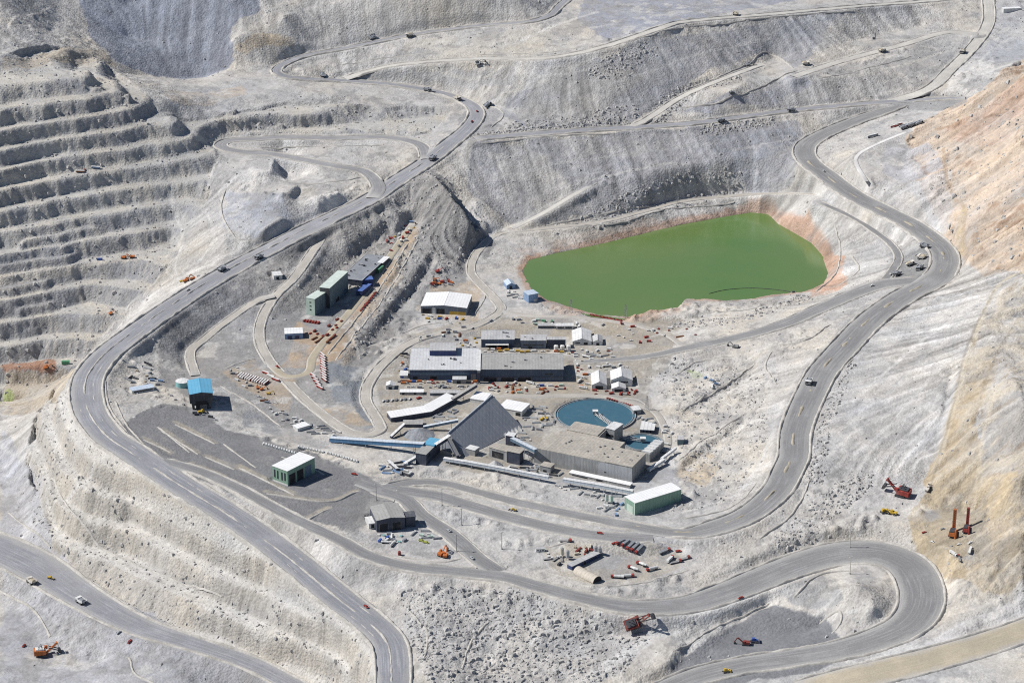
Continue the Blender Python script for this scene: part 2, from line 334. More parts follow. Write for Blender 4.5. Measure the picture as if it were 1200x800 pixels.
def road_material(name, col, light, streak=1.0):
    m, N, L, b = new_mat(name, 0.9, 0.25)
    uv = N.new("ShaderNodeUVMap"); uv.uv_map = "run"
    mp = N.new("ShaderNodeMapping"); mp.inputs["Scale"].default_value = (1.0, 0.035, 1); L.new(uv.outputs[0], mp.inputs["Vector"])
    pos = N.new("ShaderNodeNewGeometry").outputs["Position"]
    rl = N.new("ShaderNodeAttribute"); rl.attribute_name = "edge"
    st = noise_node(N, L, mp.outputs[0], 0.42, 4, 0.6)
    blot = noise_node(N, L, pos, 0.035, 5, 0.6)
    fine = noise_node(N, L, pos, 0.5, 3, 0.6)
    c = mix_col(N, L, ramp(N, L, st, 0.0, 0.75 * streak, 0.46, 0.70), col, light)
    c = mix_col(N, L, ramp(N, L, noise_node(N, L, pos, 0.013, 5, 0.65), 0.0, 0.75, 0.47, 0.66), c, tuple(0.45 * a + 0.55 * d for a, d in zip(col, light)))
    c = mix_col(N, L, ramp(N, L, blot, 0.0, 0.65, 0.48, 0.68), c, tuple(0.5 * a + 0.5 * d for a, d in zip(col, light)))
    ed = N.new("ShaderNodeMath"); ed.operation = "MULTIPLY_ADD"; L.new(blot, ed.inputs[0]); ed.inputs[1].default_value = 0.9; L.new(rl.outputs["Fac"], ed.inputs[2])
    c = mix_col(N, L, ramp(N, L, ed.outputs[0], 0, 0.85, 0.98, 1.44), c, (.43,.42,.40))
    f = mul(N, L, ramp(N, L, blot, 1.16, 0.84), ramp(N, L, fine, 0.90, 1.10))
    L.new(scale_col(N, L, c, f), b.inputs["Base Color"])
    bp = N.new("ShaderNodeBump"); bp.inputs["Strength"].default_value = 0.5; bp.inputs["Distance"].default_value = 0.6
    L.new(fine, bp.inputs["Height"]); L.new(bp.outputs[0], b.inputs["Normal"])
    return m
RM = {"road": road_material("haul_road_surface", (.205,.205,.208), (.34,.34,.335)),
      "blue": road_material("blue_grey_road_surface", (.235,.24,.262), (.40,.40,.41)),
      "mid": road_material("grey_road_surface", (.235,.235,.245), (.42,.42,.41)),
      "cream": road_material("pale_road_surface", (.45,.435,.40), (.60,.58,.53)),
      "tan": road_material("tan_road_surface", (.38,.355,.315), (.52,.49,.44)),
      "dirt": road_material("dirt_road_surface", (.37,.325,.245), (.48,.43,.34), 0.6),
      "white": road_material("white_track_surface", (.6,.59,.57), (.7,.69,.67))}

def link(o, parent=None, **props):
    COL.objects.link(o)
    if parent is not None: o.parent = parent
    for k, v in props.items():
        if v: o[k] = v
    return o
def mesh_np(name, verts, faces, mat=None, uv=None, smooth=False):
    me = bpy.data.meshes.new(name)
    v = np.asarray(verts, np.float32); f = np.asarray(faces, np.int32)
    me.vertices.add(len(v)); me.vertices.foreach_set("co", v.ravel())
    me.loops.add(f.size); me.loops.foreach_set("vertex_index", f.ravel())
    me.polygons.add(len(f)); me.polygons.foreach_set("loop_start", np.arange(0, f.size, f.shape[1], dtype=np.int32))
    if uv is not None:
        l = me.uv_layers.new(name="run"); l.data.foreach_set("uv", np.asarray(uv, np.float32)[f.ravel()].ravel())
    me.update(calc_edges=True)
    me.polygons.foreach_set("use_smooth", np.full(len(f), smooth))
    if mat: me.materials.append(mat)
    return bpy.data.objects.new(name, me)

# ------------------------------------------------------------------ shape detail of the ground
def pz(pts, soft=4, warp=True): return zone(pts, soft, warp)
gx, gy = np.gradient(blur(Z0, 6), 2.5, 2.0)[::-1]
slope0 = np.hypot(gx, gy)
def flow_noise(seed, steps, size, ln):
    base = RNG.random(X.shape).astype(np.float32) - 0.5
    base = blur(base, size); base /= base.std()
    n = np.hypot(gx, gy) + 1e-3
    ux, uy = gx / n * ln, gy / n * ln
    acc = base.copy()
    for sgn in (1, -1):
        fi = np.tile(np.arange(X.shape[1], dtype=np.float32), (X.shape[0], 1)); fj = np.tile(np.arange(X.shape[0], dtype=np.float32)[:, None], (1, X.shape[1]))
        for _ in range(steps):
            i = np.clip(np.rint(fi), 0, X.shape[1] - 1).astype(np.int32); j = np.clip(np.rint(fj), 0, X.shape[0] - 1).astype(np.int32)
            fi += sgn * ux[j, i] / 2.0; fj += sgn * uy[j, i] / 2.5
            i = np.clip(np.rint(fi), 0, X.shape[1] - 1).astype(np.int32); j = np.clip(np.rint(fj), 0, X.shape[0] - 1).astype(np.int32)
            acc = acc + base[j, i]
    return acc / acc.std()
FL1 = flow_noise(1, 16, 1, 3.0)
FL2 = flow_noise(2, 24, 6, 3.5)
def sstep(v, a, b):
    t = np.clip((v - a) / (b - a), 0, 1); return t * t * (3 - 2 * t)
wall_left = pz([(-120,100),(0,62),(60,55),(125,75),(160,104),(185,128),(330,122),(400,122),(500,124),(530,132),(500,158),(400,155),(290,155),(250,160),(255,190),(240,230),(225,255),(205,300),(180,335),(150,365),(110,405),(80,440),(0,470),(-120,490)], 5)
wall_near = pz([(62,455),(90,475),(118,515),(150,540),(200,580),(270,622),(340,670),(400,718),(445,770),(455,830),(330,830),(300,780),(230,748),(160,722),(100,690),(50,655),(35,560),(40,500)], 4)
terr_upper = pz([(20,20),(60,10),(130,60),(120,85),(60,70),(0,62)], 3)
def terrace(z, h, ph, flat):
    t = (z + ph) / h; k = np.floor(t); f = t - k
    global TFACE
    TFACE = sstep(f, flat - 0.03, flat + 0.08) * (1 - sstep(f, 0.95, 1.0))
    g = np.where(f < flat, 0.06 * f / flat + 0.045 * np.exp(-((f - 0.07) / 0.04) ** 2), 0.06 + 0.94 * sstep(f, flat, 1.0))
    return h * (k + g) - ph
irr = 9.0 * fbm(X, Y, 120, 3, 3) + 0.5 * FL2 + 1.3 * fbm(X, Y, 24, 3, 8, 0.5)
ZIR = Z0 + irr + 2.0 * fbm(X, Y, 50, 2, 262)
ZT = terrace(ZIR, 22.0, 110.0, 0.42); LFACE = TFACE; ZT2 = terrace(ZIR, 11.0, 110.0, 0.36)
split_ = sstep(fbm(X, Y, 150, 3, 258, 0.5), 0.24, 0.34); ZT = ZT + split_ * (ZT2 - ZT)
ZN = terrace(Z0 + 0.30 * irr, 25.0, 96.0, 0.50); NFACE = TFACE
mix_t = 0.72 + 0.28 * sstep(fbm(X, Y, 160, 3, 255), -0.35, 0.15)
Z = Z0 + wall_left * mix_t * (ZT - Z0); Z = Z + wall_near * (ZN - Z)
sx, sy = np.gradient(Z, 2.5, 2.0)[::-1]; slope1 = np.hypot(sx, sy)
face = sstep(slope1, 0.45, 1.0)
rough_base = fbm(X, Y, 28, 5, 12, 0.55)
ridges = fbm(X, Y, 22, 4, 20, 0.55, True)
rub = pz([(470,690),(530,690),(600,690),(700,725),(760,745),(720,790),(640,830),(520,830),(480,760)], 5)
rub2 = pz([(760,440),(800,420),(880,430),(905,470),(890,540),(860,590),(790,600),(800,540),(790,490)], 5)
hillz = pz([(400,255),(440,238),(500,200),(545,235),(570,262),(560,300),(520,330),(480,340),(450,400),(420,420),(400,330)], 5)
mount = pz([(1062,160),(1104,130),(1200,70),(1300,40),(1300,330),(1205,322),(1140,312),(1110,265),(1085,215)], 5)
bigslope = pz([(1010,400),(1090,335),(1200,315),(1250,330),(1200,420),(1130,430),(1105,530),(1040,560),(960,600),(930,600),(955,500)], 5)
dumps = sstep(slope0, 0.18, 0.34) * (1 - wall_left) * (1 - wall_near) * (1 - mount)
amp = 0.5 + 1.1 * sstep(slope0, 0.06, 0.25)
Z = Z + amp * rough_base * 1.5 * (1 - 0.85 * np.maximum(wall_near, wall_left) * (1 - face))
Z = Z + wall_left * (0.06 + 1.0 * face) * (fbm(X, Y, 12, 4, 261, 0.65, True) * 1.5 + fbm(X, Y, 5, 3, 31, 0.8) * 1.9) + wall_near * (0.06 + 0.85 * face) * (fbm(X, Y, 18, 4, 261, 0.6, True) * 2.0 + fbm(X, Y, 6, 3, 31, 0.7) * 2.6)
Z = Z + dumps * (FL2 * 0.20 + FL1 * 0.08)
Z = Z + rub * (ridges * 2.4 + fbm(X, Y, 9, 4, 36, 0.6) * 2.6) + rub2 * (ridges * 2.0 + fbm(X, Y, 12, 4, 36, 0.6) * 1.8) + hillz * (ridges * 3.2 + FL2 * 1.3)
Z = Z + mount * (FL2 * 2.6 + ridges * 4.0 + fbm(X, Y, 90, 4, 61) * 8.0) + terr_upper * ridges * 5
tanz = pz([(1066,612),(1090,575),(1100,530),(1122,440),(1140,395),(1185,330),(1240,310),(1260,700),(1150,696),(1105,680),(1150,655),(1152,600),(1120,580),(1085,600)], 5)
Z = Z + tanz * (fbm(X, Y, 40, 4, 700, 0.55, True) * 5.0 + FL2 * 1.2 + fbm(X, Y, 9, 3, 710, 0.7) * 1.4)
Z = Z + bigslope * (FL2 * 0.35 + FL1 * 0.2)
Z = Z + (1 - wall_left) * (0.35 + 0.65 * sstep(slope0, 0.05, 0.3)) * fbm(X, Y, 7.5, 2, 133, 0.7) * 0.75
ROUGH = Z - Z0

# dumped heaps along road sides and on the dumps
def heaps(line, n, spread, r0=3.0, r1=7.0):
    global Z
    q, _ = spline([tuple(ground(*p)) for p in line], 3.0)
    for _ in range(n):
        c = q[random.randrange(len(q))]; x, y = c[0] + random.gauss(0, spread), c[1] + random.gauss(0, spread); r = random.uniform(r0, r1); hh = r * random.uniform(.3, .5)
        i0, i1 = np.searchsorted(CX, (x - r, x + r)); j0, j1 = np.searchsorted(CY, (y - r, y + r))
        if i0 >= i1 or j0 >= j1: continue
        d = np.hypot(X[j0:j1, i0:i1] - x, Y[j0:j1, i0:i1] - y) / r
        Z[j0:j1, i0:i1] += hh * np.clip(1 - d, 0, 1)
for ln_, n_, sp_ in [([(950,470),(985,425),(1010,400)],40,7),([(905,410),(930,400),(970,372)],60,12),([(880,470),(905,440)],30,10),([(800,470),(850,450)],40,18),([(800,370),(860,362),(930,355)],60,9),([(935,640),(1000,612),(1040,600)],50,9),([(640,692),(720,722),(780,726)],40,5),([(500,690),(560,692),(620,702)],50,7),([(735,376),(790,362),(830,356),(880,356)],80,7),([(620,352),(660,366),(720,376)],40,5),([(450,345),(470,380),(440,420)],60,9),([(500,300),(520,320),(500,335)],40,9),
  ([(555,150),(640,146),(720,138),(760,132)],60,8),([(560,100),(600,112),(560,115)],30,10),([(470,88),(540,84),(600,82)],30,10),([(940,86),(1000,72),(1080,48)],50,10),([(810,104),(870,84)],30,9),([(700,52),(780,32),(860,20)],40,8),([(1150,30),(1165,60),(1120,95)],40,10),([(640,220),(690,214),(740,206)],40,9),([(850,218),(920,208)],40,10),([(950,235),(985,262),(1000,290)],40,9),([(985,215),(1020,240),(1060,262)],40,8),
  ([(165,425),(190,470),(200,500)],40,9),([(262,500),(310,515),(400,543)],50,5),([(455,560),(560,560),(640,580)],60,8),([(470,590),(520,600),(600,618)],60,10),([(600,640),(640,625),(700,632)],40,6),([(640,680),(720,690),(820,672)],60,6),([(780,430),(830,428),(870,500)],50,14),([(770,520),(800,560),(820,590)],40,10),([(40,690),(70,720),(90,760)],30,10),([(10,520),(30,560),(50,600)],30,12),([(270,215),(300,225),(340,240)],40,9),([(360,240),(400,225),(420,212)],30,7),([(70,500),(90,560),(150,620)],40,7),([(1080,600),(1120,580),(1155,610)],30,6),([(1150,660),(1180,690),(1120,700)],40,10),([(1060,345),(1110,350),(1160,335)],30,8),([(940,560),(960,600),(900,640)],40,7)]: heaps(ln_, n_, sp_)

# ------------------------------------------------------------------ level ground under works, lake bed, roads
def level(pts, z, soft=3, drop=0.0, k=1.0):
    """Flatten the patch outlined by picture points at height Z (None: keep the smooth terrain but drop the roughness)."""
    global Z
    w = [P(x, y, z) if z is not None else tuple(ground(x, y)) for x, y in pts]
    m = blur(inpoly(w, X, Y).astype(np.float32), soft) * k
    Z = Z + m * ((Z0 if z is None else z) - drop - Z)
def flat_world(poly, z, soft=2):
    global Z
    m = inpoly(poly, X, Y).astype(np.float32)
    m = np.clip(blur(m, soft) * 1.6, 0, 1)
    Z = Z + m * (z - Z)
level([(455,425),(500,395),(560,380),(700,378),(780,395),(765,440),(750,462),(785,505),(765,560),(640,560),(560,545),(480,525),(445,490),(450,450)], None, 6, 0, 0.9)
level([(160,490),(190,475),(235,480),(300,512),(420,555),(440,575),(425,605),(395,612),(330,585),(260,565),(200,540)], None, 5, 0, 0.9)
level([(345,372),(385,320),(440,300),(478,262),(488,268),(470,300),(425,372),(390,412),(340,408)], None, 3, 0, 0.8)
level([(268,432),(300,422),(330,440),(350,470),(345,490),(300,462)], None, 3, 0, 0.8)
level([(640,640),(700,632),(800,640),(800,668),(740,682),(680,688),(640,668)], None, 4, 0, 0.9)
level([(1085,600),(1125,582),(1152,605),(1150,652),(1112,664),(1084,640)], None, 4, 0, 0.9)
level([(800,788),(850,735),(905,708),(960,728),(930,760),(860,770)], None, 4, 0, 0.8)
level([(10,560),(50,570),(60,640),(0,650)], None, 4, 0, 0.6)
level([(640,735),(690,715),(760,722),(790,715),(800,725),(720,775),(640,765)], None, 4, 0, 0.75)
level([(284,186),(302,180),(323,186),(317,201),(300,203)], 104.0, 2)
level([(265,225),(330,232),(345,260),(300,275),(262,262)], None, 4, 0, 0.8)
level([(800,110),(903,66),(934,82),(857,112),(800,126)], None, 3, 0, 0.8)
LAKE_W = [P(x, y, LAKE_Z) for x, y in LAKE]
lm = blur(inpoly(LAKE_W, X, Y).astype(np.float32), 4)
Z = Z - lm * (Z - (LAKE_Z - 6 * sstep(lm, 0.35, 0.9) + (0.5 - lm) * 2))
ROADMASK = np.zeros(X.shape, np.float32)
BERM_SKIP = {}
def carve_road(name):
    global Z, ROADMASK
    w, hws = ROAD_GEO[name]
    D = np.full(X.shape, 1e3, np.float32); ZR = np.zeros(X.shape, np.float32)
    for (x, y, z), hw in zip(w[::2], hws[::2]):
        r = hw + 16
        i0, i1 = np.searchsorted(CX, (x - r, x + r)); j0, j1 = np.searchsorted(CY, (y - r, y + r))
        if i0 >= i1 or j0 >= j1: continue
        d = np.hypot(X[j0:j1, i0:i1] - x, Y[j0:j1, i0:i1] - y) - hw
        s = D[j0:j1, i0:i1]; k = d < s
        s[k] = d[k]; ZR[j0:j1, i0:i1][k] = z
    m = (1 - sstep(D, 1.5, 13.0)) * (D < 900)
    drop = 0.7 * (1 - sstep(D, -1.0, 1.5))
    Z = Z + m * (ZR - drop - Z)
    ROADMASK = np.maximum(ROADMASK, (1 - sstep(D, -1.0, 5.0)) * (D < 900))
for r in ROADS: carve_road(r[0])
# ------------------------------------------------------------------ works: where each building stands (corner pixels carried to its own ground level)
BLD = []
def smooth_z(x, y): return float(bil(Z0, np.array([x]), np.array([y]), CX[0], CY[0], 2.0, 2.5)[0])
def B_(name, label, cat, A, Bp, depth, h, wall, roof, z=None, at_roof=False, kind="flat", rh=3.0, feats=(), over=0.5, pad=True, L=None, head=None, group=None, grow=4.0, roofbits=0, stilts=False):
    zz = z
    if zz is None:
        g = ground((A[0] + Bp[0]) / 2, (A[1] + Bp[1]) / 2) if not at_roof else None
        if g is None:
            zz = 0.0
            for _ in range(4):
                q = P((A[0] + Bp[0]) / 2, (A[1] + Bp[1]) / 2, zz + h); zz = smooth_z(q[0], q[1])
        else: zz = smooth_z(g.x, g.y)
    zp = zz + h if at_roof else zz
    a, b = Vector(P(*A, zp)), Vector(P(*Bp, zp)); a.z = b.z = zz
    v = b - a; ln = L or v.length; hd = math.atan2(v.y, v.x) if head is None else R(head)
    ux, uy = Vector((math.cos(hd), math.sin(hd), 0)), Vector((-math.sin(hd), math.cos(hd), 0))
    if pad:
        g = grow
        flat_world([tuple(a - ux * g - uy * g), tuple(a + ux * (ln + g) - uy * g), tuple(a + ux * (ln + g) + uy * (depth + g)), tuple(a - ux * g + uy * (depth + g))], zz)
    d = dict(name=name, label=label, cat=cat, a=a, hd=hd, L=ln, D=depth, h=h, wall=wall, roof=roof, kind=kind, rh=rh, feats=feats, over=over, group=group, roofbits=roofbits, stilts=stilts, ux=ux, uy=uy)
    BLD.append(d); return d
DOORS3 = [("door", "f", .05, .21, 0, .33, "dark"), ("door", "f", .26, .42, 0, .33, "dark"), ("door", "f", .46, .62, 0, .33, "dark"), ("window", "f", .78, .88, .55, .68, "glass")]
HALL1 = B_("process_hall", "long pale roofed process hall with a blue box on top of its roof", "hall", (480,445), (560,445), 75, 14, "blue_wall", "pale_roof", 0, feats=[("cladding_band", "f", 0, .88, .52, .74, "steel_blue"), ("door", "f", .05, .12, 0, .4, "dark"), ("door", "f", .3, .4, 0, .4, "dark"), ("door", "f", .9, .97, 0, .6, "grey")], roofbits=9)
HALL2 = B_("process_hall", "long grey roofed hall with open dark doors along its blue front", "hall", (561.5,446.7), (660,446.7), 52, 17, "blue_wall", "grey_roof", 0, feats=DOORS3 + [("cladding_band", "f", 0, 1, .36, .44, "dark_blue")], roofbits=5)
B_("shed", "small flat white roofed shed leaning on the front of the pale process hall", "shed", (530.5,449.5), (546.3,449.5), 10, 6, "grey_wall", "pale_roof", 0, feats=[("door", "f", .3, .6, 0, .7, "dark")], pad=False)
B_("warehouse", "pale grey roofed warehouse with a white canopy, left of the two behind the halls", "warehouse", (564,407), (602.7,407), 33, 11.5, "blue_wall", "light_roof", 3, feats=[("canopy", "f", .13, .83, .45, .58, "white"), ("door", "f", .2, .45, 0, .4, "dark"), ("door", "f", .55, .8, 0, .4, "dark")], roofbits=3)
B_("warehouse", "light grey roofed warehouse beside three white tanks behind the long halls", "warehouse", (610.3,408.5), (640,408.5), 21, 12, "slate_wall", "light_roof", 3, feats=[("window", "f", .1, .9, .38, .5, "glass"), ("door", "f", .3, .45, 0, .3, "dark")], roofbits=2)
B_("annex_hall", "narrow dark blue annex with a thin pale roof behind the white tanks", "annex", (640.4,407.5), (662.7,407.5), 9, 12, "dark_blue", "light_roof", 3)
B_("house", "white gabled hall beside the white tanks, larger of the pair", "hall", (671,404), (693,404), 40, 5, "white_wall", "white_roof", 4, kind="gable_y", rh=4.5, feats=[("window", "f", .15, .4, .4, .7, "glass"), ("door", "f", .6, .8, 0, .7, "dark")])
B_("house", "small pale gabled house right of the larger white hall", "house", (695,404.5), (706,404.5), 21, 5, "white_wall", "light_roof", 4, kind="gable_y", rh=3, feats=[("door", "f", .35, .65, 0, .7, "dark")])
B_("office", "low grey office strip behind the slate warehouse near the lake", "office", (630.5,385), (650.7,385), 9, 4, "slate_wall", "light_roof", None, feats=[("window", "f", .05, .95, .35, .75, "glass")])
B_("office", "low white office block near the lake with a dark shaded front", "office", (651.3,386), (672,386), 10, 5, "white_wall", "white_roof", None, feats=[("window", "f", .1, .45, .35, .75, "glass"), ("window", "f", .55, .9, .35, .75, "glass")])
B_("gabled_hall", "white gabled hall, leftmost of the three right of the grey roofed hall", "hall", (693.5,456), (711,456), 38, 6, "white_wall", "white_roof", -1, kind="gable_y", rh=5, feats=[("door", "f", .25, .75, 0, .8, "dark")])
B_("gabled_hall", "tallest white gabled hall right of the grey roofed hall", "hall", (716,452.5), (741,452.5), 30, 9, "white_wall", "white_roof", -1, kind="gable_y", rh=6, feats=[("window", "f", .2, .8, .55, .75, "glass")])
B_("gabled_hall", "small white gabled hall in front of the tallest white one", "hall", (717,459.5), (733,459.5), 15, 5, "white_wall", "white_roof", -1, kind="gable_y", rh=3.5, feats=[("door", "f", .2, .8, 0, .85, "dark")], pad=False)
B_("warehouse", "big bright white roofed warehouse below the grey bank left of the lake", "warehouse", (493.3,367), (547,369.5), 52, 11, "slate_wall", "bright_roof", 9, kind="gable_y", rh=2.6, feats=[("door", "f", .03, .22, 0, .7, "dark"), ("door", "f", .34, .52, 0, .75, "dark"), ("panel", "f", .25, .32, 0, .9, "white"), ("panel", "f", .62, .98, 0, .45, "yellow")])
B_("storage_shed", "white roofed shed behind the stockpile tent, right of its peak", "shed", (584,483), (611,488), 27, 7, "white_wall", "bright_roof", 0, feats=[("door", "f", .75, .95, 0, .7, "dark")])
B_("storage_shed", "white roofed shed left of the peak of the stockpile tent", "shed", (551,471), (568,473.5), 24, 5, "white_wall", "bright_roof", 0)
B_("conveyor_shed", "long white roofed shed with a dark front left of the stockpile tent", "shed", (458.5,494.5), (506,487), 17, 6, "dark_blue", "bright_roof", 0, kind="shed", rh=1.5)
B_("conveyor_shed", "white roofed slanting shed climbing to the pale process hall", "shed", (506.6,486.6), (535.5,470.5), 17, 6, "dark_blue", "bright_roof", 0, kind="shed", rh=1.5)
B_("long_shed", "long low white shed in front of the pale hall, left of the pair", "shed", (468.5,462.5), (496,462.5), 9, 3.6, "grey_wall", "bright_roof", 0, feats=[("door", "f", .1, .2, 0, .8, "dark"), ("door", "f", .6, .7, 0, .8, "dark")])
B_("long_shed", "long low grey shed in front of the pale hall, right of the pair", "shed", (504,463.5), (539,463.5), 9, 3.6, "slate_wall", "light_roof", 0, feats=[("window", "f", .1, .8, .4, .7, "glass")])
B_("storage_shed", "small grey roofed shed below the long white roofed shed", "shed", (472.5,500.5), (495,500.5), 13, 4, "dark_blue", "grey_roof", 0)
B_("hut", "white hut on the inner bend of the tan road left of the halls", "hut", (452.5,456), (462,456), 12, 5, "white_wall", "white_roof", 0, kind="gable_y", rh=2, feats=[("door", "f", .3, .7, 0, .7, "dark")])
B_("hut", "small white and blue hut at the left end of the pale process hall", "hut", (468.5,443), (477.5,443), 16, 3.5, "white_wall", "white_roof", 0, feats=[("panel", "f", .1, .5, 0, .9, "cobalt")])
TOWER = B_("transfer_tower", "dark transfer tower with a light blue and grey roof at the blue conveyor's end", "tower", (487,530.5), (496,533), 44, 15, "dark_blue", "grey_roof", -1, True, L=14, head=-22, feats=[("window", "r", .1, .3, .5, .8, "glass")])
HALLG = B_("grinding_hall", "huge concrete grey grinding hall with a stepped dusty roof beside the round tanks", "hall", (626,525), (737.7,547.5), 43, 20, "concrete", "dusty_roof", -7, True, L=132, pad=True, kind="poly", feats=[("panel", "f", .66, 1.0, 0.02, .95, "light_concrete"), ("window", "f", .72, .74, .3, .4, "glass")])
B_("pump_house", "low annex with a white roof along the foot of the grinding hall", "annex", (667,557.5), (738,572.5), 8, 4.5, "grey_wall", "bright_roof", -7, pad=False, feats=[("window", "f", .05, .3, .3, .7, "glass"), ("door", "f", .45, .55, 0, .8, "dark")])
B_("pump_house", "square grey house at the left front corner of the grinding hall", "house", (633,553), (645,555.5), 12, 9, "concrete", "dusty_roof", -6, feats=[("door", "f", .3, .6, 0, .5, "dark")], pad=False)
B_("screen_house", "grey screening house between the stockpile tent and the grinding hall", "house", (573.5,535), (594,540.5), 15, 13, "concrete", "dusty_roof", -3, feats=[("opening", "f", .15, .8, .1, .75, "dark"), ("pipe_rack", "f", .3, .6, .2, .6, "grey")])
B_("screen_house", "dark screening tower beside the grey screening house", "tower", (594.6,542), (609,545), 11, 16, "dark_blue", "dusty_roof", -4)
B_("screen_house", "small white topped tower at the foot of the tent's right corner", "tower", (592.5,521), (602,522.5), 10, 13, "dark_blue", "white_roof", -2)
B_("hut", "white roofed hut at the front foot of the stockpile tent", "hut", (546,532), (556.5,534.5), 11, 8, "grey_wall", "white_roof", -1)
HEADH = B_("head_house", "square white roofed tower between the two round tanks", "tower", (709.3,501.3), (720,504), 22, 19, "concrete", "white_roof", -3, True, feats=[("opening", "f", .1, .9, .45, .62, "dark")])
B_("rim_shed", "small white roofed shed on the rim of the large round tank", "shed", (742.5,485.5), (751,484.5), 13, 5.5, "concrete", "white_roof", -2, feats=[("door", "f", .2, .5, 0, .7, "dark")], pad=False)
for k, w_ in enumerate(("nearest the large round tank", "second from the large round tank", "third from the large round tank", "nearest the tan road")):
    B_("pump_shed", "narrow white roofed pump shed by the small round tank, " + w_, "shed", (750 + 4.3 * k, 507 + .25 * k), (753.3 + 4.3 * k, 507.2 + .25 * k), 26 - 2 * k, 4.5, "dark_blue", "white_roof", -3, pad=False, group="pump sheds beside the small round tank")
B_("sawtooth_building", "grey building with a stepped white sawtooth roof at the small round tank", "building", (752,530), (759.5,532.5), 42, 11, "concrete", "white_roof", -6, True, kind="saw", rh=2.6, head=-28, L=11)
B_("long_building", "long light green building with a white roof behind the haul road", "building", (744,603.5), (798,587), 21, 16, "green_wall", "bright_roof", -7, feats=[("door", "l", .2, .8, 0, .6, "pale_green"), ("panel", "l", 0, .08, 0, 1, "pale_green")])
B_("truck_workshop", "tall pale green truck workshop with a bright white roof on the haul road plateau", "workshop", (336.7,552), (368.7,536), 25, 20, "green_wall", "bright_roof", None, True, feats=[("window", "l", .12, .22, .3, .82, "glass"), ("window", "l", .32, .42, .26, .8, "glass"), ("window", "l", .6, .7, .26, .8, "glass"), ("window", "l", .8, .9, .3, .82, "glass"), ("door", "f", .05, .28, 0, .7, "dark"), ("door", "f", .34, .57, 0, .7, "dark"), ("door", "f", .63, .86, 0, .7, "steel_blue"), ("panel", "l", 0, 1, 0, .1, "white")])
B_("workshop", "grey roofed workshop with a dark front inside the road triangle", "workshop", (441.3,610), (474.5,606), 38, 15, "dark_blue", "grey_roof", None, True, kind="gable_y", rh=2, feats=[("door", "f", .1, .4, 0, .7, "dark"), ("door", "f", .55, .85, 0, .7, "dark")])
B_("annex_hall", "dark flat annex on the right side of the grey roofed workshop", "annex", (475.2,606), (487,605), 14, 13, "dark_blue", "dark_roof", None, True, pad=False)
B_("lean_to", "white lean-to on the left side of the grey roofed workshop", "shed", (432.5,619), (441,617.8), 18, 6, "white_wall", "white_roof", None, pad=False, feats=[("door", "f", .3, .7, 0, .8, "dark")])
CRUSH = B_("crusher_house", "tall open fronted crusher house with a bright blue roof on the plateau edge", "crusher", (222,462.5), (249.3,460.5), 46, 22, "dark_steel", "sky_blue_roof", None, True, kind="gable_y", rh=2.2, stilts=True, feats=[("opening", "f", .25, .75, .08, .55, "dark"), ("machine", "f", .42, .72, .02, .3, "grey")])
B_("office", "low white and blue office among parked gear left of the blue roofed crusher", "office", (155,461.5), (181,457), 12, 4, "white_wall", "pale_blue_roof", None, feats=[("window", "f", .08, .92, .35, .75, "glass")])
B_("sorting_house", "pale green fronted end block of the tall green works in the valley", "works", (368.7,350.7), (382,342.2), 14, 25, "teal_wall", "pale_green_roof", None, True, feats=[("window", "l", .4, .6, .72, .8, "glass"), ("window", "l", .4, .6, .5, .58, "glass"), ("window", "l", .4, .6, .28, .36, "glass"), ("panel", "l", 0, 1, 0, 1, "pale_green")])
B_("sorting_house", "tall long green block with a white ridge roof in the valley", "works", (386,338), (407.5,318.5), 15, 30, "teal_wall", "pale_green_roof", None, True, feats=[("panel", "l", 0, 1, 0, .995, "dark_steel"), ("door", "f", .3, .5, 0, .2, "dark")])
B_("flat_hall", "flat grey roofed hall behind the tall green block", "hall", (424,329), (455,301), 34, 9, "dark_blue", "slate_roof", None, True, roofbits=12)
B_("canopy_shed", "blue roofed canopy across the road end of the flat grey hall", "canopy", (416,329), (437,327.5), 13, 11, "navy_wall", "cobalt_roof", None, True, pad=False)
B_("canopy_shed", "blue roofed canopy standing beside the tan yard below the other one", "canopy", (424,341.5), (435,333), 9, 7, "navy_wall", "cobalt_roof", None, True, pad=False)
B_("hut", "small white roofed hut beside the flat grey hall", "hut", (448.3,308.5), (456.3,301.5), 8, 6, "dark_blue", "bright_roof", None, True, pad=False)
B_("hut", "small green hut beside the flat grey hall", "hut", (444,316), (449.5,311.5), 7, 6, "green_dark", "green_roof", None, True, pad=False)
B_("depot", "light blue depot with a white roof beside the tan yard", "depot", (334,397.5), (355,396.5), 20, 8, "light_blue_wall", "bright_roof", None, kind="gable_x", rh=1.5, feats=[("door", "f", .15, .4, 0, .6, "navy"), ("door", "f", .55, .8, 0, .6, "navy")])
B_("hut", "white two part hut beside the pale valley road under the haul road", "hut", (321,328), (331,327), 16, 6, "white_wall", "white_roof", None, feats=[("door", "f", .3, .6, 0, .7, "dark")])
B_("pump_house", "box shaped light blue pump house on the lake shore", "house", (619.5,355), (630.7,352.8), 16, 12, "light_blue_wall", "pale_blue_roof", None, feats=[("door", "f", .5, .85, 0, .35, "white")])
B_("pump_house", "small light blue gabled pump house left of the boxy blue one", "house", (594,339), (604,338), 18, 6, "light_blue_wall", "pale_blue_roof", None, kind="gable_y", rh=3, feats=[("door", "f", .3, .6, 0, .8, "dark")])
B_("camp_shed", "long pale shed lying across the fenced contractor camp", "shed", (670.5,668), (703,652.5), 8, 5, "navy_wall", "light_roof", -16, feats=[("door", "f", .4, .5, 0, .8, "dark"), ("window", "f", .6, .9, .4, .7, "glass")])
B_("portal_house", "white roofed block at the left end of the blue conveyor", "house", (349,505.5), (363,501.5), 12, 4, "white_wall", "bright_roof", None)
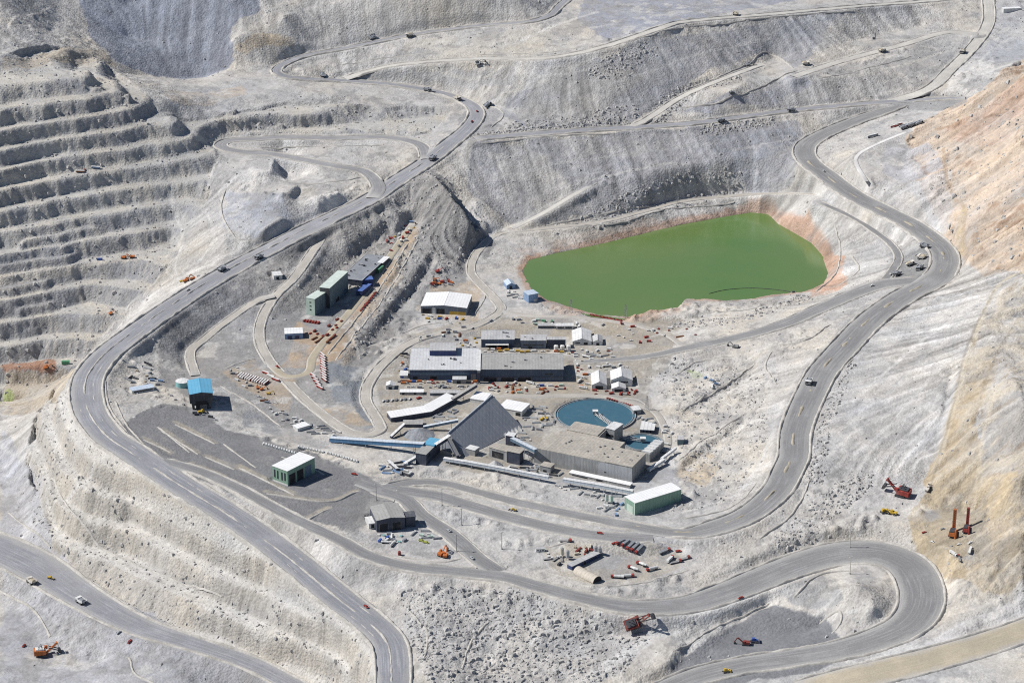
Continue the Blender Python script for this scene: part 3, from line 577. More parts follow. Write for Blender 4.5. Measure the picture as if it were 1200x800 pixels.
B_("pump_house", "grey pump house by the bend of the tan road right of the small tank", "house", (794,521), (801,521), 12, 7, "teal_wall", "light_roof", None, pad=False)
B_("barrack", "white barrack at the far upper right corner beyond the dumps", "barrack", (1176,14), (1196,13), 9, 5, "white_wall", "bright_roof", None, pad=False)

TH1 = Vector(P(697.6, 485.7, -1.0)); TH1_R = 52.0
TH2 = Vector(P(753.3, 517.6, -3.0)); TH2_R = 25.5
for c, r in ((TH1, TH1_R), (TH2, TH2_R)):
    m = np.clip(blur(((X - c.x) ** 2 + (Y - c.y) ** 2 < (r + 3) ** 2).astype(np.float32), 2) * 1.5, 0, 1)
    Z = Z + m * (c.z - 2.0 - Z)
# ------------------------------------------------------------------ ground colour (what the ground is made of)
def C(*c): return np.array(c, np.float32)
pale, cream, bluegrey, midgrey = C(.462,.446,.42), C(.53,.475,.39), C(.31,.325,.37), C(.345,.34,.335)
TINT = np.empty(X.shape + (3,), np.float32); TINT[:] = pale
big = fbm(X, Y, 120, 4, 70); med = fbm(X, Y, 34, 4, 75); small = fbm(X, Y, 9, 3, 77)
def tint(mask, col, k=1.0):
    global TINT
    TINT = TINT + (np.clip(mask * k, 0, 1)[..., None]) * (np.asarray(col, np.float32) - TINT)
tint(sstep(big + 0.4 * med, 0.0, 0.5), C(.50,.47,.42), 0.6)
tint(sstep(-big + 0.5 * med, 0.1, 0.6), C(.37,.37,.375), 0.55)
# rock of the opposite wall: dust on the flats, bare rock in the faces
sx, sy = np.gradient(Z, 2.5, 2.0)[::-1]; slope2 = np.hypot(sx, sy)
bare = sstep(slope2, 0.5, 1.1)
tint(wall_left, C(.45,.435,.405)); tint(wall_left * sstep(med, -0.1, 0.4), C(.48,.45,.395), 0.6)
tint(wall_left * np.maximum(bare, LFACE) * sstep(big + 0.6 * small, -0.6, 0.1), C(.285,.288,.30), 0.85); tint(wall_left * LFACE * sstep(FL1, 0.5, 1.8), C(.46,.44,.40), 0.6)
tint(wall_left * sstep(FL2, 0.6, 1.8), C(.50,.47,.42), 0.5)
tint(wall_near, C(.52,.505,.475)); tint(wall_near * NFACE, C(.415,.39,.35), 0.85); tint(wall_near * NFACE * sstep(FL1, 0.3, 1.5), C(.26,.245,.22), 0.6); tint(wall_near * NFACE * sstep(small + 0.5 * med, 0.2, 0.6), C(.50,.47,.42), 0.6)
# waste dumps
for pts, col, k in [
  ([(89,-20),(103,30),(112,50),(135,72),(160,84),(190,91),(215,93),(245,89),(262,81),(272,68),(272,45),(278,25),(285,18),(303,12),(303,-20)], C(.27,.295,.355), 1.0),
  ([(678,22),(712,46),(780,28),(860,14),(930,2),(960,-20),(690,-20)], C(.285,.30,.345), .9),
  ([(590,118),(690,78),(800,42),(980,16),(960,50),(930,80),(905,62),(800,104),(740,145),(620,152),(585,135)], C(.305,.31,.33), .95),
  ([(640,80),(700,75),(760,90),(700,140),(620,150),(600,130)], C(.34,.33,.31), .7),
  ([(935,88),(985,75),(1110,60),(1130,80),(1090,100),(1000,120),(900,126),(857,112)], C(.345,.34,.335), .8),
  ([(860,110),(935,85),(955,98),(900,118),(830,135),(800,132)], C(.30,.31,.35), .8),
  ([(555,168),(700,158),(850,148),(935,140),(950,170),(930,215),(860,222),(700,252),(640,262),(595,264),(545,225)], C(.30,.305,.325), .95),
  ([(570,180),(640,180),(680,240),(640,258),(610,220)], C(.44,.43,.41), .7),
  ([(830,160),(930,150),(945,170),(900,185),(840,180)], C(.29,.30,.33), .8),
  ([(820,205),(860,200),(885,225),(830,228)], C(.52,.50,.47), .8),
  ([(470,50),(600,36),(640,35),(690,60),(640,70),(480,70)], C(.44,.42,.38), .8),
  ([(590,75),(610,72),(600,100),(480,95),(470,88)], C(.38,.38,.385), .8),
  ([(1150,0),(1200,0),(1200,70),(1150,75),(1160,40)], C(.36,.365,.38), .9),
  ([(1110,78),(1160,70),(1175,85),(1130,118),(1110,112)], C(.56,.55,.53), .8),
  ([(198,362),(300,300),(385,262),(500,196),(560,262),(578,285),(545,330),(480,382),(430,430),(432,512),(340,500),(285,492),(190,450),(182,400)], C(.255,.25,.245), .95),
  ([(190,372),(300,312),(330,330),(300,350),(225,410),(190,440)], C(.235,.235,.24), .9),
  ([(380,425),(425,430),(442,500),(425,505),(395,470)], C(.22,.24,.265), .95),
  ([(288,478),(330,500),(330,512),(285,500)], C(.25,.26,.275), .9),
  ([(0,500),(40,545),(62,640),(130,700),(230,742),(345,800),(0,830)], C(.385,.39,.415), .9),
  ([(262,225),(325,228),(345,258),(300,278),(262,268)], C(.36,.37,.40), .9),
  ([(450,420),(560,382),(800,375),(785,430),(755,462),(790,520),(770,562),(640,562),(520,548),(440,500)], C(.315,.29,.25), .95),
  ([(470,395),(560,370),(690,372),(760,385),(740,400),(600,395),(500,410)], C(.36,.32,.26), .7), ([(560,445),(690,445),(700,462),(560,464)], C(.38,.33,.26), .7), ([(450,462),(560,458),(480,482),(440,478)], C(.37,.33,.27), .7),
  ([(770,470),(800,440),(890,420),(905,470),(890,545),(850,590),(800,600),(790,540)], C(.49,.46,.41), .8),
  ([(790,560),(800,535),(830,530),(850,545),(830,570)], C(.50,.41,.29), .7),
  ([(1060,155),(1104,130),(1200,70),(1300,50),(1300,330),(1205,325),(1150,325),(1128,300),(1088,240),(1063,190)], C(.485,.40,.32), .95),
  ([(1110,150),(1200,88),(1200,150),(1130,170)], C(.44,.325,.26), .7),
  ([(1035,172),(1090,165),(1105,195),(1060,215),(1030,200)], C(.40,.40,.42), .8),
  ([(1060,215),(1110,200),(1120,260),(1090,270)], C(.44,.44,.45), .6),
  ([(1085,570),(1100,530),(1122,440),(1140,395),(1185,330),(1215,318),(1215,420),(1170,420),(1140,500),(1150,560),(1135,585)], C(.40,.325,.225), .95),
  ([(1066,612),(1090,575),(1130,545),(1240,520),(1240,700),(1150,696),(1105,680),(1074,645)], C(.41,.345,.25), 1.0),
  ([(1150,575),(1200,540),(1200,600),(1160,650)], C(.55,.45,.31), .85),
  ([(1085,602),(1125,584),(1150,606),(1148,650),(1112,662),(1086,640)], C(.33,.285,.215), .95),
  ([(1160,420),(1210,400),(1210,560),(1150,560),(1145,500)], C(.41,.385,.35), .7),
  ([(768,806),(800,765),(846,738),(905,708),(960,726),(985,745),(1010,760),(940,786),(860,806)], C(.185,.19,.205), 1.3),
  ([(625,750),(690,716),(760,722),(800,715),(720,770),(640,765)], C(.40,.40,.41), .9),
  ([(660,760),(690,735),(745,745),(700,770)], C(.30,.305,.32), .8),
  ([(915,690),(960,672),(985,680),(985,705),(940,712)], C(.30,.305,.315), .85),
  ([(135,512),(158,490),(188,476),(232,482),(265,505),(330,522),(390,543),(432,560),(448,575),(428,603),(400,620),(330,592),(262,566),(200,552),(160,535)], C(.225,.225,.23), 1.25),
  ([(640,640),(700,632),(800,642),(800,668),(720,684),(650,672)], C(.40,.37,.315), .85),
  ([(705,650),(755,650),(750,672),(700,678)], C(.28,.265,.25), .7),
  ([(342,402),(352,375),(385,395),(425,345),(470,295),(488,262),(495,270),(470,310),(425,375),(395,418),(360,432),(330,430)], C(.40,.31,.225), .9),
  ([(262,436),(300,420),(345,450),(340,485),(300,460)], C(.38,.32,.255), .85),
  ([(395,425),(440,350),(485,280),(492,285),(440,370),(400,430)], C(.43,.36,.28), .6),
  ([(490,360),(500,335),(560,330),(568,345),(556,375),(500,372)], C(.43,.35,.26), .8),
  ([(405,470),(430,500),(395,500),(380,480)], C(.43,.35,.26), .8),
  ([(0,424),(62,420),(66,430),(0,436)], C(.33,.185,.125), .9), ([(0,436),(80,428),(95,450),(40,482),(0,488)], C(.42,.36,.28), .8),
  ([(0,462),(12,458),(14,470),(0,476)], C(.30,.36,.14), .8),
  ([(968,283),(990,298),(990,335),(945,348),(972,325),(962,298)], C(.46,.30,.22), .9),
  ([(872,250),(905,238),(935,255),(968,283),(950,285),(910,262),(900,252)], C(.47,.345,.27), .85),
  ([(600,290),(700,268),(860,240),(880,250),(760,275),(620,308)], C(.43,.38,.34), .85),
  ([(612,300),(640,292),(618,330),(608,325)], C(.42,.29,.22), .7), ([(620,340),(660,360),(735,371),(800,352),(815,352),(790,370),(730,380),(650,368)], C(.43,.34,.28), .75),
  ([(812,434),(827,434),(830,441),(815,443)], C(.28,.36,.13), .9),
  ([(275,48),(310,40),(350,48),(345,60),(285,62)], C(.50,.41,.29), .7), ([(120,60),(140,80),(0,85),(0,65)], C(.40,.34,.26), .6),
  ([(190,105),(290,100),(290,112),(200,120)], C(.50,.41,.31), .6),
  ([(560,60),(640,50),(640,66),(560,66)], C(.49,.455,.39), .6),
  ([(1000,780),(1100,740),(1200,690),(1200,740),(1080,765)], C(.56,.55,.54), .9),
  ([(480,690),(560,690),(540,800),(480,800)], C(.53,.49,.43), .5),
]:
    tint(pz(pts, 3) * np.clip(0.92 + 0.55 * med + 0.35 * small, 0.35, 1), col, k)
tint(rub, C(.45,.45,.45), 0.6); tint(bigslope, C(.47,.455,.43), 0.75)
tint(bigslope * sstep(fbm(X, Y, 55, 4, 500) + 0.25 * FL2, 0.05, 0.4), C(.37,.37,.37), 0.55)
tint(mount * sstep(ridges + 0.3 * med, 0.22, 0.5), C(.27,.18,.125), 0.7); tint(mount * sstep(fbm(X, Y, 50, 4, 510), 0.1, 0.4), C(.55,.45,.35), 0.6)
# stained shore of the tailings water
lake0 = inpoly(LAKE_W, X, Y).astype(np.float32); near, far = blur(lake0, 60), blur(lake0, 110)
shore = sstep(near + 0.08 * small + 0.05 * med, 0.06, 0.22); tint(shore, C(.37,.25,.185), 0.75)
right = sstep(X - 120 - 0.0 * Y, 250, 330); tint(sstep(far + 0.06 * med, 0.06, 0.2) * right, C(.42,.29,.22), 0.75)
# patches of darker fines and paler dust with broken edges, all over the open ground
talus = pz([(89,-20),(103,30),(112,50),(135,72),(160,84),(190,91),(215,93),(245,89),(262,81),(272,68),(272,45),(278,25),(285,18),(303,12),(303,-20)], 3)
open_ = (1 - wall_left) * (1 - wall_near) * (1 - mount) * (1 - 0.9 * talus) * (1 - 0.6 * dumps)
tint(talus, C(.265,.28,.32), 0.85)
tint(open_ * sstep(fbm(X, Y, 42, 5, 520, 0.6) + 0.2 * small, 0.18, 0.30), C(.32,.315,.31), 0.7)
tint(open_ * sstep(fbm(X, Y, 30, 5, 530, 0.6), 0.22, 0.34), C(.56,.545,.51), 0.5)
tint(open_ * sstep(fbm(X, Y, 14, 4, 540, 0.6), 0.26, 0.40), C(.26,.255,.25), 0.55)
# streaks down the loose faces, runs of lighter and darker spoil
st = dumps * (1 - lm)
lum = 1 + st * np.clip(0.09 * FL1 + 0.10 * FL2, -0.30, 0.34) + 0.05 * med + 0.05 * small
lum = lum * (1 + bigslope * np.clip(0.10 * FL2 + 0.05 * FL1, -0.22, 0.22)) * (1 + mount * np.clip(0.10 * FL2 + 0.05 * FL1, -0.25, 0.25))
lum = lum * (1 + (1 - dumps) * (1 - wall_left) * np.clip(0.10 * fbm(X, Y, 16, 4, 81, 0.65), -0.15, 0.15))
TINT *= lum[..., None]
warm = (0.03 * big + 0.03 * med)[..., None] * np.array([1, 0.2, -1.2], np.float32)
TINT = TINT * (1 + warm)
# beaten tracks: thin lighter or darker lines of packed dust
def track(pts, wd, col, k):
    global TINT
    w = [tuple(ground(*p)) for p in pts]; w, _ = spline(w, 1.6)
    M_ = np.zeros(X.shape, np.float32)
    for x, y, z in w:
        i0, i1 = np.searchsorted(CX, (x - wd - 3, x + wd + 3)); j0, j1 = np.searchsorted(CY, (y - wd - 3, y + wd + 3))
        if i0 >= i1 or j0 >= j1: continue
        dd = np.hypot(X[j0:j1, i0:i1] - x, Y[j0:j1, i0:i1] - y)
        M_[j0:j1, i0:i1] = np.maximum(M_[j0:j1, i0:i1], 1 - sstep(dd, wd * .6, wd * 1.2))
    M_ *= np.clip(0.75 + 0.9 * small, 0, 1)
    tint(M_, col, k)
W_, D_ = C(.60,.59,.565), C(.25,.25,.25)
for pts, wd, col, k in [
  ([(0,640),(60,600),(90,570),(110,545)],2.5,W_,.7), ([(58,560),(70,585),(120,640),(180,668),(240,690),(330,730),(400,780)],2.2,D_,.5), ([(100,545),(150,600),(200,632),(270,665),(340,700),(400,745)],2.2,D_,.35),
  ([(480,700),(500,730),(495,770),(490,800)],2.5,W_,.6), ([(577,725),(555,750),(540,770),(538,800)],3.5,D_,.6), ([(520,690),(510,720),(500,760)],2,W_,.5), ([(600,700),(570,720),(560,740)],2.5,W_,.5),
  ([(620,755),(650,735),(700,718),(750,712)],3,W_,.7), ([(700,786),(760,750),(800,729),(840,712),(890,690)],9,C(.58,.575,.56),.8),
  ([(1060,650),(1000,620),(940,610),(900,625)],2,W_,.5), ([(1100,540),(1120,470),(1137,410),(1170,335),(1200,318)],4,C(.55,.49,.38),.7), ([(1085,590),(1100,535),(1118,470),(1132,410),(1165,340)],2,C(.22,.19,.15),.6), ([(1120,590),(1140,500),(1165,420),(1200,360)],2.5,C(.24,.20,.15),.5), ([(1145,560),(1160,480),(1200,420)],2.5,C(.56,.5,.4),.6),
  ([(945,660),(980,600),(1030,560),(1080,510),(1100,460)],2,W_,.5), ([(960,560),(1040,500),(1110,420)],3,C(.58,.57,.55),.5), ([(975,520),(1060,440),(1130,370),(1190,325)],4,C(.40,.40,.395),.5), ([(950,610),(1010,570),(1060,530)],3,C(.40,.40,.395),.4), ([(1000,470),(1080,400),(1150,350)],3,C(.59,.58,.56),.6),
  ([(1105,175),(1112,215),(1130,245),(1128,290),(1140,300)],3,C(.36,.27,.19),.7), ([(1130,245),(1125,270),(1128,300)],5,C(.46,.38,.26),.7),
  ([(0,217),(60,205),(120,195),(190,180),(250,166)],5,C(.55,.52,.46),.85), ([(0,330),(60,321),(130,306),(195,300)],5,C(.55,.51,.44),.85), ([(0,262),(90,252),(180,240)],3,C(.53,.5,.44),.6),
  ([(200,230),(215,280),(205,310),(210,330)],2.5,W_,.5), ([(240,240),(250,280),(230,310)],2.5,W_,.5), ([(262,250),(275,285),(300,290)],2,W_,.5), ([(150,300),(190,310),(200,345),(140,360)],2,C(.56,.54,.5),.6), ([(60,440),(100,435),(120,420)],3,C(.5,.42,.33),.6),
  ([(400,250),(440,290),(445,300)],1.5,W_,.4), ([(528,190),(560,230),(600,262)],2,D_,.55), ([(530,186),(563,228),(604,262)],2,C(.5,.49,.47),.6), ([(600,267),(640,240),(680,215),(720,205),(790,190)],3,C(.52,.51,.48),.6), ([(700,262),(760,230),(800,222)],2,C(.50,.49,.47),.5), ([(650,264),(740,240),(800,222),(850,214)],2,C(.48,.47,.45),.5),
  ([(800,330),(850,360),(900,372)],2,W_,.5), ([(820,370),(870,365),(930,350)],2.5,W_,.6), ([(760,395),(800,388),(850,372),(920,356)],2.5,W_,.6), ([(780,420),(820,430),(850,470),(870,500)],2,W_,.5), ([(800,470),(850,440),(890,410)],3,C(.58,.56,.52),.5), ([(830,560),(845,530),(880,490),(900,440)],2,D_,.4), ([(800,600),(850,585),(880,560),(900,520)],2.5,W_,.6),
  ([(400,600),(440,590),(470,575)],2,W_,.4), ([(160,500),(230,505),(300,530),(370,560),(420,575)],4,C(.30,.30,.30),.6), ([(235,492),(225,515),(260,545),(330,575)],3,C(.31,.31,.31),.6), ([(410,560),(380,580),(400,600)],3,C(.31,.31,.305),.6),
  ([(480,600),(500,620),(530,650)],2,W_,.5), ([(440,650),(500,656),(540,650),(520,625)],3,C(.55,.53,.49),.5), ([(590,600),(640,620),(700,640),(800,645)],3,C(.54,.52,.47),.6), ([(600,640),(650,625),(720,628)],3,C(.55,.53,.48),.6),
  ([(620,600),(660,630),(640,660),(700,690)],2,W_,.45), ([(485,262),(470,300),(440,345),(410,385)],5,C(.44,.37,.28),.7), ([(560,440),(680,440),(700,460)],5,C(.40,.37,.31),.6), ([(470,470),(540,470),(620,466)],4,C(.43,.40,.34),.7), ([(660,440),(690,420),(690,390),(740,380)],4,C(.43,.40,.34),.6), ([(560,380),(560,440),(556,470)],3,C(.44,.41,.36),.6),
  ([(440,100),(500,80),(560,92),(600,75),(610,100),(590,112)],3,C(.54,.52,.46),.6), ([(400,120),(440,125),(480,128)],2,D_,.5), ([(600,130),(570,120),(560,100)],3,C(.54,.53,.50),.6), ([(350,5),(370,25),(383,45)],2.5,C(.56,.54,.5),.7),
  ([(935,84),(980,90),(1040,80),(1110,60)],4,C(.56,.54,.49),.7), ([(950,75),(1020,62),(1090,45)],2,D_,.35), ([(1000,85),(1060,68)],2,D_,.35), ([(1105,110),(1130,95),(1170,80),(1200,75)],4,C(.57,.56,.53),.7), ([(1120,115),(1160,60),(1190,40),(1200,20)],3,C(.52,.52,.5),.6),
  ([(610,48),(640,34),(700,14)],4,W_,.7), ([(1000,34),(1050,26),(1110,12)],3,W_,.6), ([(700,104),(760,84),(830,60),(900,45)],3,C(.46,.455,.44),.7), ([(590,96),(650,88),(700,80)],3,C(.46,.455,.44),.6), ([(600,205),(660,190),(740,180),(840,168)],3,C(.42,.42,.41),.7), ([(860,176),(910,166),(940,160)],3,C(.44,.43,.42),.6), ([(1000,105),(1060,90),(1100,75)],3,C(.46,.45,.43),.6), ([(900,100),(960,92),(1010,100)],3,C(.45,.45,.44),.6),
  ([(20,700),(60,720),(75,765),(60,800)],3,C(.47,.47,.48),.6), ([(150,765),(155,785),(170,800)],3,D_,.5), ([(0,560),(30,590),(40,640)],3,C(.46,.46,.47),.5), ([(0,520),(35,545),(60,600),(72,640)],2,W_,.6),
  ([(850,740),(870,720),(900,712),(880,735)],2,W_,.5), ([(940,745),(970,725),(1005,715)],3,W_,.6), ([(810,770),(860,760),(920,755)],3,C(.42,.42,.43),.6), ([(1070,650),(1100,640),(1130,660)],2,C(.52,.47,.38),.6),
]: track(pts, wd, col, k)
for n_, (w_, h_) in ROAD_GEO.items():
    pass
tint(tanz * sstep(fbm(X, Y, 40, 4, 700, 0.55, True) + 0.12 * FL2, 0.12, 0.34), C(.49,.44,.36), 0.8); tint(tanz * sstep(-fbm(X, Y, 40, 4, 700, 0.55, True) + 0.12 * FL1, 0.10, 0.36), C(.25,.195,.135), 0.7)
def apron(pts, col, k): tint(pz(pts, 3) * np.clip(1 + 0.35 * small + 0.3 * med, 0.6, 1), col, k)
apron([(768,806),(800,765),(846,738),(905,708),(960,726),(985,745),(1010,760),(940,786),(860,806)], C(.20,.204,.215), .92)
apron([(120,500),(135,512),(160,488),(190,474),(232,480),(265,505),(332,520),(395,540),(432,558),(450,575),(430,603),(402,622),(330,594),(262,568),(200,554),(160,537)], C(.205,.205,.21), .92)
apron([(395,600),(430,580),(470,585),(480,600),(440,612),(410,625)], C(.22,.22,.22), .8)
apron([(1060,300),(1090,292),(1098,315),(1080,335),(1040,338),(1052,318)], C(.23,.23,.23), .85)
apron([(545,130),(575,120),(585,135),(575,158),(548,168),(528,172)], C(.28,.28,.285), .8)
apron([(1030,116),(1080,112),(1140,112),(1130,122),(1060,128)], C(.27,.27,.275), .7)
for pts in ([(168,512),(200,530)],[(190,502),(232,530)],[(205,494),(252,518)],[(225,542),(262,558)],[(280,545),(345,578)],[(312,575),(385,586),(418,574)],[(300,588),(352,611)],[(355,610),(385,594)],[(240,533),(290,552)]): track(pts, 4.5, C(.40,.36,.29), .75)
BUMP = np.clip((0.28 + 0.45 * sstep(slope2, 0.08, 0.4) + 0.35 * fbm(X, Y, 45, 3, 400)) * (1 - 0.6 * ROADMASK), 0.15, 1)

# ------------------------------------------------------------------ the ground sheet, carried on past the horizon
def grow(v, s, n, g=1.35):
    out = []
    for k in range(n): s *= g; v = v + s; out.append(v)
    return out
xr = np.array(grow(CX[-1], 2.0, 22)); yr = np.array(grow(CY[-1], 2.5, 23)); yl = np.array(grow(-CY[0], 2.5, 22))
AX = np.concatenate([-xr[::-1], CX, xr]); AY = np.concatenate([-yl[::-1], CY, yr])
nx, ny = len(AX), len(AY); kx, kl, kr = len(xr), len(yl), len(yr)
ZF = np.pad(Z, ((kl, kr), (kx, kx)), mode='edge'); TF = np.pad(TINT, ((kl, kr), (kx, kx), (0, 0)), mode='edge'); BF = np.pad(BUMP, ((kl, kr), (kx, kx)), mode='edge')
FX, FY = np.meshgrid(AX, AY)
dout = np.maximum(np.maximum(np.abs(FX) - 1000, 0), np.maximum(np.maximum(FY - CY[-1], CY[0] - FY), 0))
wout = sstep(dout, 0, 900)
ZF = ZF + wout * ((FY > 3300) * 0.10 * np.minimum(dout, 4000) + 140 * fbm(FX, FY, 1500, 4, 90) + 40 * fbm(FX, FY, 300, 3, 95))
TF = TF + sstep(dout, 20, 400)[..., None] * (pale * 0.9 - TF)
idx = np.arange(nx * ny).reshape(ny, nx)
faces = np.stack([idx[:-1, :-1], idx[:-1, 1:], idx[1:, 1:], idx[1:, :-1]], -1).reshape(-1, 4)
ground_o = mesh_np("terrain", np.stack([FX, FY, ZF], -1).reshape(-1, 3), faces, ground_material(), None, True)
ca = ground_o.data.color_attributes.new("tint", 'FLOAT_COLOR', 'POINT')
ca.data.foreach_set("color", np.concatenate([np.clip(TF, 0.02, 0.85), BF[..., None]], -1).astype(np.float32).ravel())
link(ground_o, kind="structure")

# ------------------------------------------------------------------ roads as sheets with windrow berms
def berm_material(nm, col):
    m, N, L, b = new_mat(nm, 0.95, 0.1)
    pos = N.new("ShaderNodeNewGeometry").outputs["Position"]
    f = mul(N, L, ramp(N, L, noise_node(N, L, pos, 0.05, 4, 0.6), 0.8, 1.15), ramp(N, L, noise_node(N, L, pos, 0.4, 3, 0.6), 0.85, 1.15))
    L.new(scale_col(N, L, col, f), b.inputs["Base Color"]); return m
BERM = berm_material("windrow_spoil", (.44,.42,.385)); MEDIAN = berm_material("median_spoil", (.36,.325,.26))
ALLC = {n: (w[:, :2], h) for n, (w, h) in ROAD_GEO.items()}
def strip(center, nrm, offs, zz, name, mat, parent, vrun):
    """Sheet through cross-sections: OFFS (n, k) metres across, ZZ (n, k) heights."""
    n, k = offs.shape
    v = np.empty((n, k, 3)); v[..., :2] = center[:, None, :2] + nrm[:, None, :] * offs[..., None]; v[..., 2] = zz
    i = np.arange(n * k).reshape(n, k)
    f = np.stack([i[:-1, :-1], i[:-1, 1:], i[1:, 1:], i[1:, :-1]], -1).reshape(-1, 4)
    uv = np.stack([offs, np.repeat(vrun[:, None], k, 1)], -1).reshape(-1, 2)
    o = mesh_np(name, v.reshape(-1, 3), f, mat, uv, True)
    if parent is None:
        e = np.abs(np.linspace(-1, 1, k))[None] * np.ones((n, 1)); q = np.minimum(np.arange(n), np.arange(n)[::-1]) * 3.0
        if name not in ("crossing_road", "front_lane", "ring_haul_road", "loop_road"): e = np.maximum(e, np.clip(1.15 - q / 30.0, 0, 1.1)[:, None])
        a = o.data.attributes.new("edge", 'FLOAT', 'POINT'); a.data.foreach_set("value", e.astype(np.float32).ravel())
    return link(o, parent)
def clear_of_roads(p, own, m=1.0):
    ok = np.ones(len(p), bool)
    for n, (c, h) in ALLC.items():
        if n == own: continue
        bb = (c.min(0) - 30, c.max(0) + 30)
        s = ok & (p[:, 0] > bb[0][0]) & (p[:, 0] < bb[1][0]) & (p[:, 1] > bb[0][1]) & (p[:, 1] < bb[1][1])
        if not s.any(): continue
        d = np.hypot(p[s, None, 0] - c[None, ::2, 0], p[s, None, 1] - c[None, ::2, 1]) - h[None, ::2]
        ok[np.where(s)[0][d.min(1) < m]] = False
    return ok
def runs(ok, mn=5):
    out, s = [], None
    for i, v in enumerate(list(ok) + [False]):
        if v and s is None: s = i
        if not v and s is not None:
            if i - s >= mn: out.append((s, i))
            s = None
    return out
def berm(own, w, nrm, vrun, off, h, wid, parent, name="berm", ok=None, seed=0):
    pos = w[:, :2] + nrm * off[:, None]
    good = clear_of_roads(pos, own) if ok is None else ok
    for a, b in runs(good):
        n = b - a; t = np.minimum(np.arange(n), np.arange(n)[::-1]) / 3.0
        taper = np.clip(t, 0.05, 1)
        hh = h * taper * (0.8 + 0.7 * fbm(pos[a:b, 0], pos[a:b, 1], 12, 3, 200 + seed)); ww = wid * (0.85 + 0.35 * fbm(pos[a:b, 0], pos[a:b, 1], 20, 2, 210 + seed))
        o = off[a:b, None] + np.array([-1, -.55, -.12, .15, .6, 1])[None] * ww[:, None] * 0.5
        o = o + 0.5 * fbm(o + pos[a:b, :1], o * 0 + pos[a:b, 1:], 5, 2, 220)
        zz = w[a:b, 2, None] + np.array([-1.2, .55, 1, .95, .45, -1.2])[None] * hh[:, None] * np.array([1, 1, 1, 1, 1, 1])
        zz[:, 0] = w[a:b, 2] - 1.0; zz[:, -1] = w[a:b, 2] - 1.0
        strip(w[a:b], nrm[a:b], o, zz, name, MEDIAN if name == "median_berm" and own == "ring_haul_road" else BERM, parent, vrun[a:b])
ROAD_OBJ = {}
for ri, (name, hw0, pts, mk, bh) in enumerate(ROADS):
    w, hws = ROAD_GEO[name]
    t = np.gradient(w[:, :2], axis=0); t /= np.linalg.norm(t, axis=1)[:, None] + 1e-9
    for _ in range(3): t[1:-1] = (t[:-2] + t[1:-1] + t[2:]); t /= np.linalg.norm(t, axis=1)[:, None]
    nrm = np.stack([-t[:, 1], t[:, 0]], 1)
    vrun = np.concatenate([[0], np.cumsum(np.linalg.norm(np.diff(w[:, :2], axis=0), axis=1))])
    wob = np.clip(hws / 8, .5, 2.4) * fbm(w[:, 0], w[:, 1], 34, 5, 300 + ri, 0.6)
    cs = np.linspace(-1, 1, 11)
    offs = cs[None] * (hws + 0.5)[:, None]; offs[:, 0] += wob; offs[:, -1] += np.clip(hws / 8, .5, 2.4) * fbm(w[:, 0], w[:, 1], 30, 5, 330 + ri, 0.6)
    zz = w[:, 2, None] + 0.04 * ri + 0.25 * (1 - cs[None] ** 2) * np.ones((len(w), 1)); zz[:, 0] -= 0.9; zz[:, -1] -= 0.9
    ro = strip(w, nrm, offs, zz, name, RM[mk], None, vrun); ro["kind"] = "structure"; ROAD_OBJ[name] = (ro, w, nrm, vrun, hws)
    if bh > 0:
        for sd in (-1, 1):
            berm(name, w, nrm, vrun, sd * (hws - 0.3), bh * 1.35, 4.2 + bh * 1.2, ro, "berm", None, ri * 2 + sd)
# broken median windrows on the big roads
def medians(name, off, dash, gap, h, wid, lo=0.0, hi=1.0):
    ro, w, nrm, vrun, hws = ROAD_OBJ[name]
    ok = ((vrun % (dash + gap)) < dash) & (vrun > vrun[-1] * lo) & (vrun < vrun[-1] * hi)
    pos = w[:, :2] + nrm * off
    ok &= clear_of_roads(pos, name, 0.5)
    berm(name, w, nrm, vrun, np.full(len(w), float(off)), h, wid, ro, "median_berm", ok, 9)
medians("ring_haul_road", 2.0, 42, 26, 2.4, 8.5, 0.18, 0.86)
medians("rim_haul_road", 2.0, 190, 16, 2.6, 6.0, 0.02, 0.58)
medians("rim_haul_road", -9.0, 120, 40, 1.3, 6.0, 0.05, 0.50)
medians("rim_haul_road", 11.0, 90, 60, 1.2, 5.5, 0.05, 0.45)

for pts, h in [([(168,515),(200,530)],1.4),([(190,505),(232,532)],1.5),([(205,497),(252,520)],1.4),([(160,524),(182,545)],1.2),([(225,545),(262,560)],1.3),([(240,535),(275,550)],1.2),([(280,548),(345,580)],1.3),([(135,470),(150,500),(168,520)],1.6),([(122,440),(128,475),(150,508)],1.4),([(185,500),(222,530)],1.2),([(262,520),(300,548)],1.2),([(330,535),(380,556)],1.0),([(300,590),(352,613)],1.3),([(312,578),(385,588),(420,575)],1.5),([(355,612),(385,596)],1.4),([(270,560),(300,575)],1.0)]:
    q = [ground(*p) for p in pts]; w, par = spline([tuple(v) for v in q], 3.0); w[:, 2] = hfield(w[:, 0], w[:, 1]) + 0.1
    t = np.gradient(w[:, :2], axis=0); t /= np.linalg.norm(t, axis=1)[:, None]; nrm = np.stack([-t[:, 1], t[:, 0]], 1)
    berm("plateau", w, nrm, np.arange(len(w)) * 3.0, np.zeros(len(w)), h, 4.6, ROAD_OBJ["loop_road"][0], "median_berm", np.ones(len(w), bool), 5)

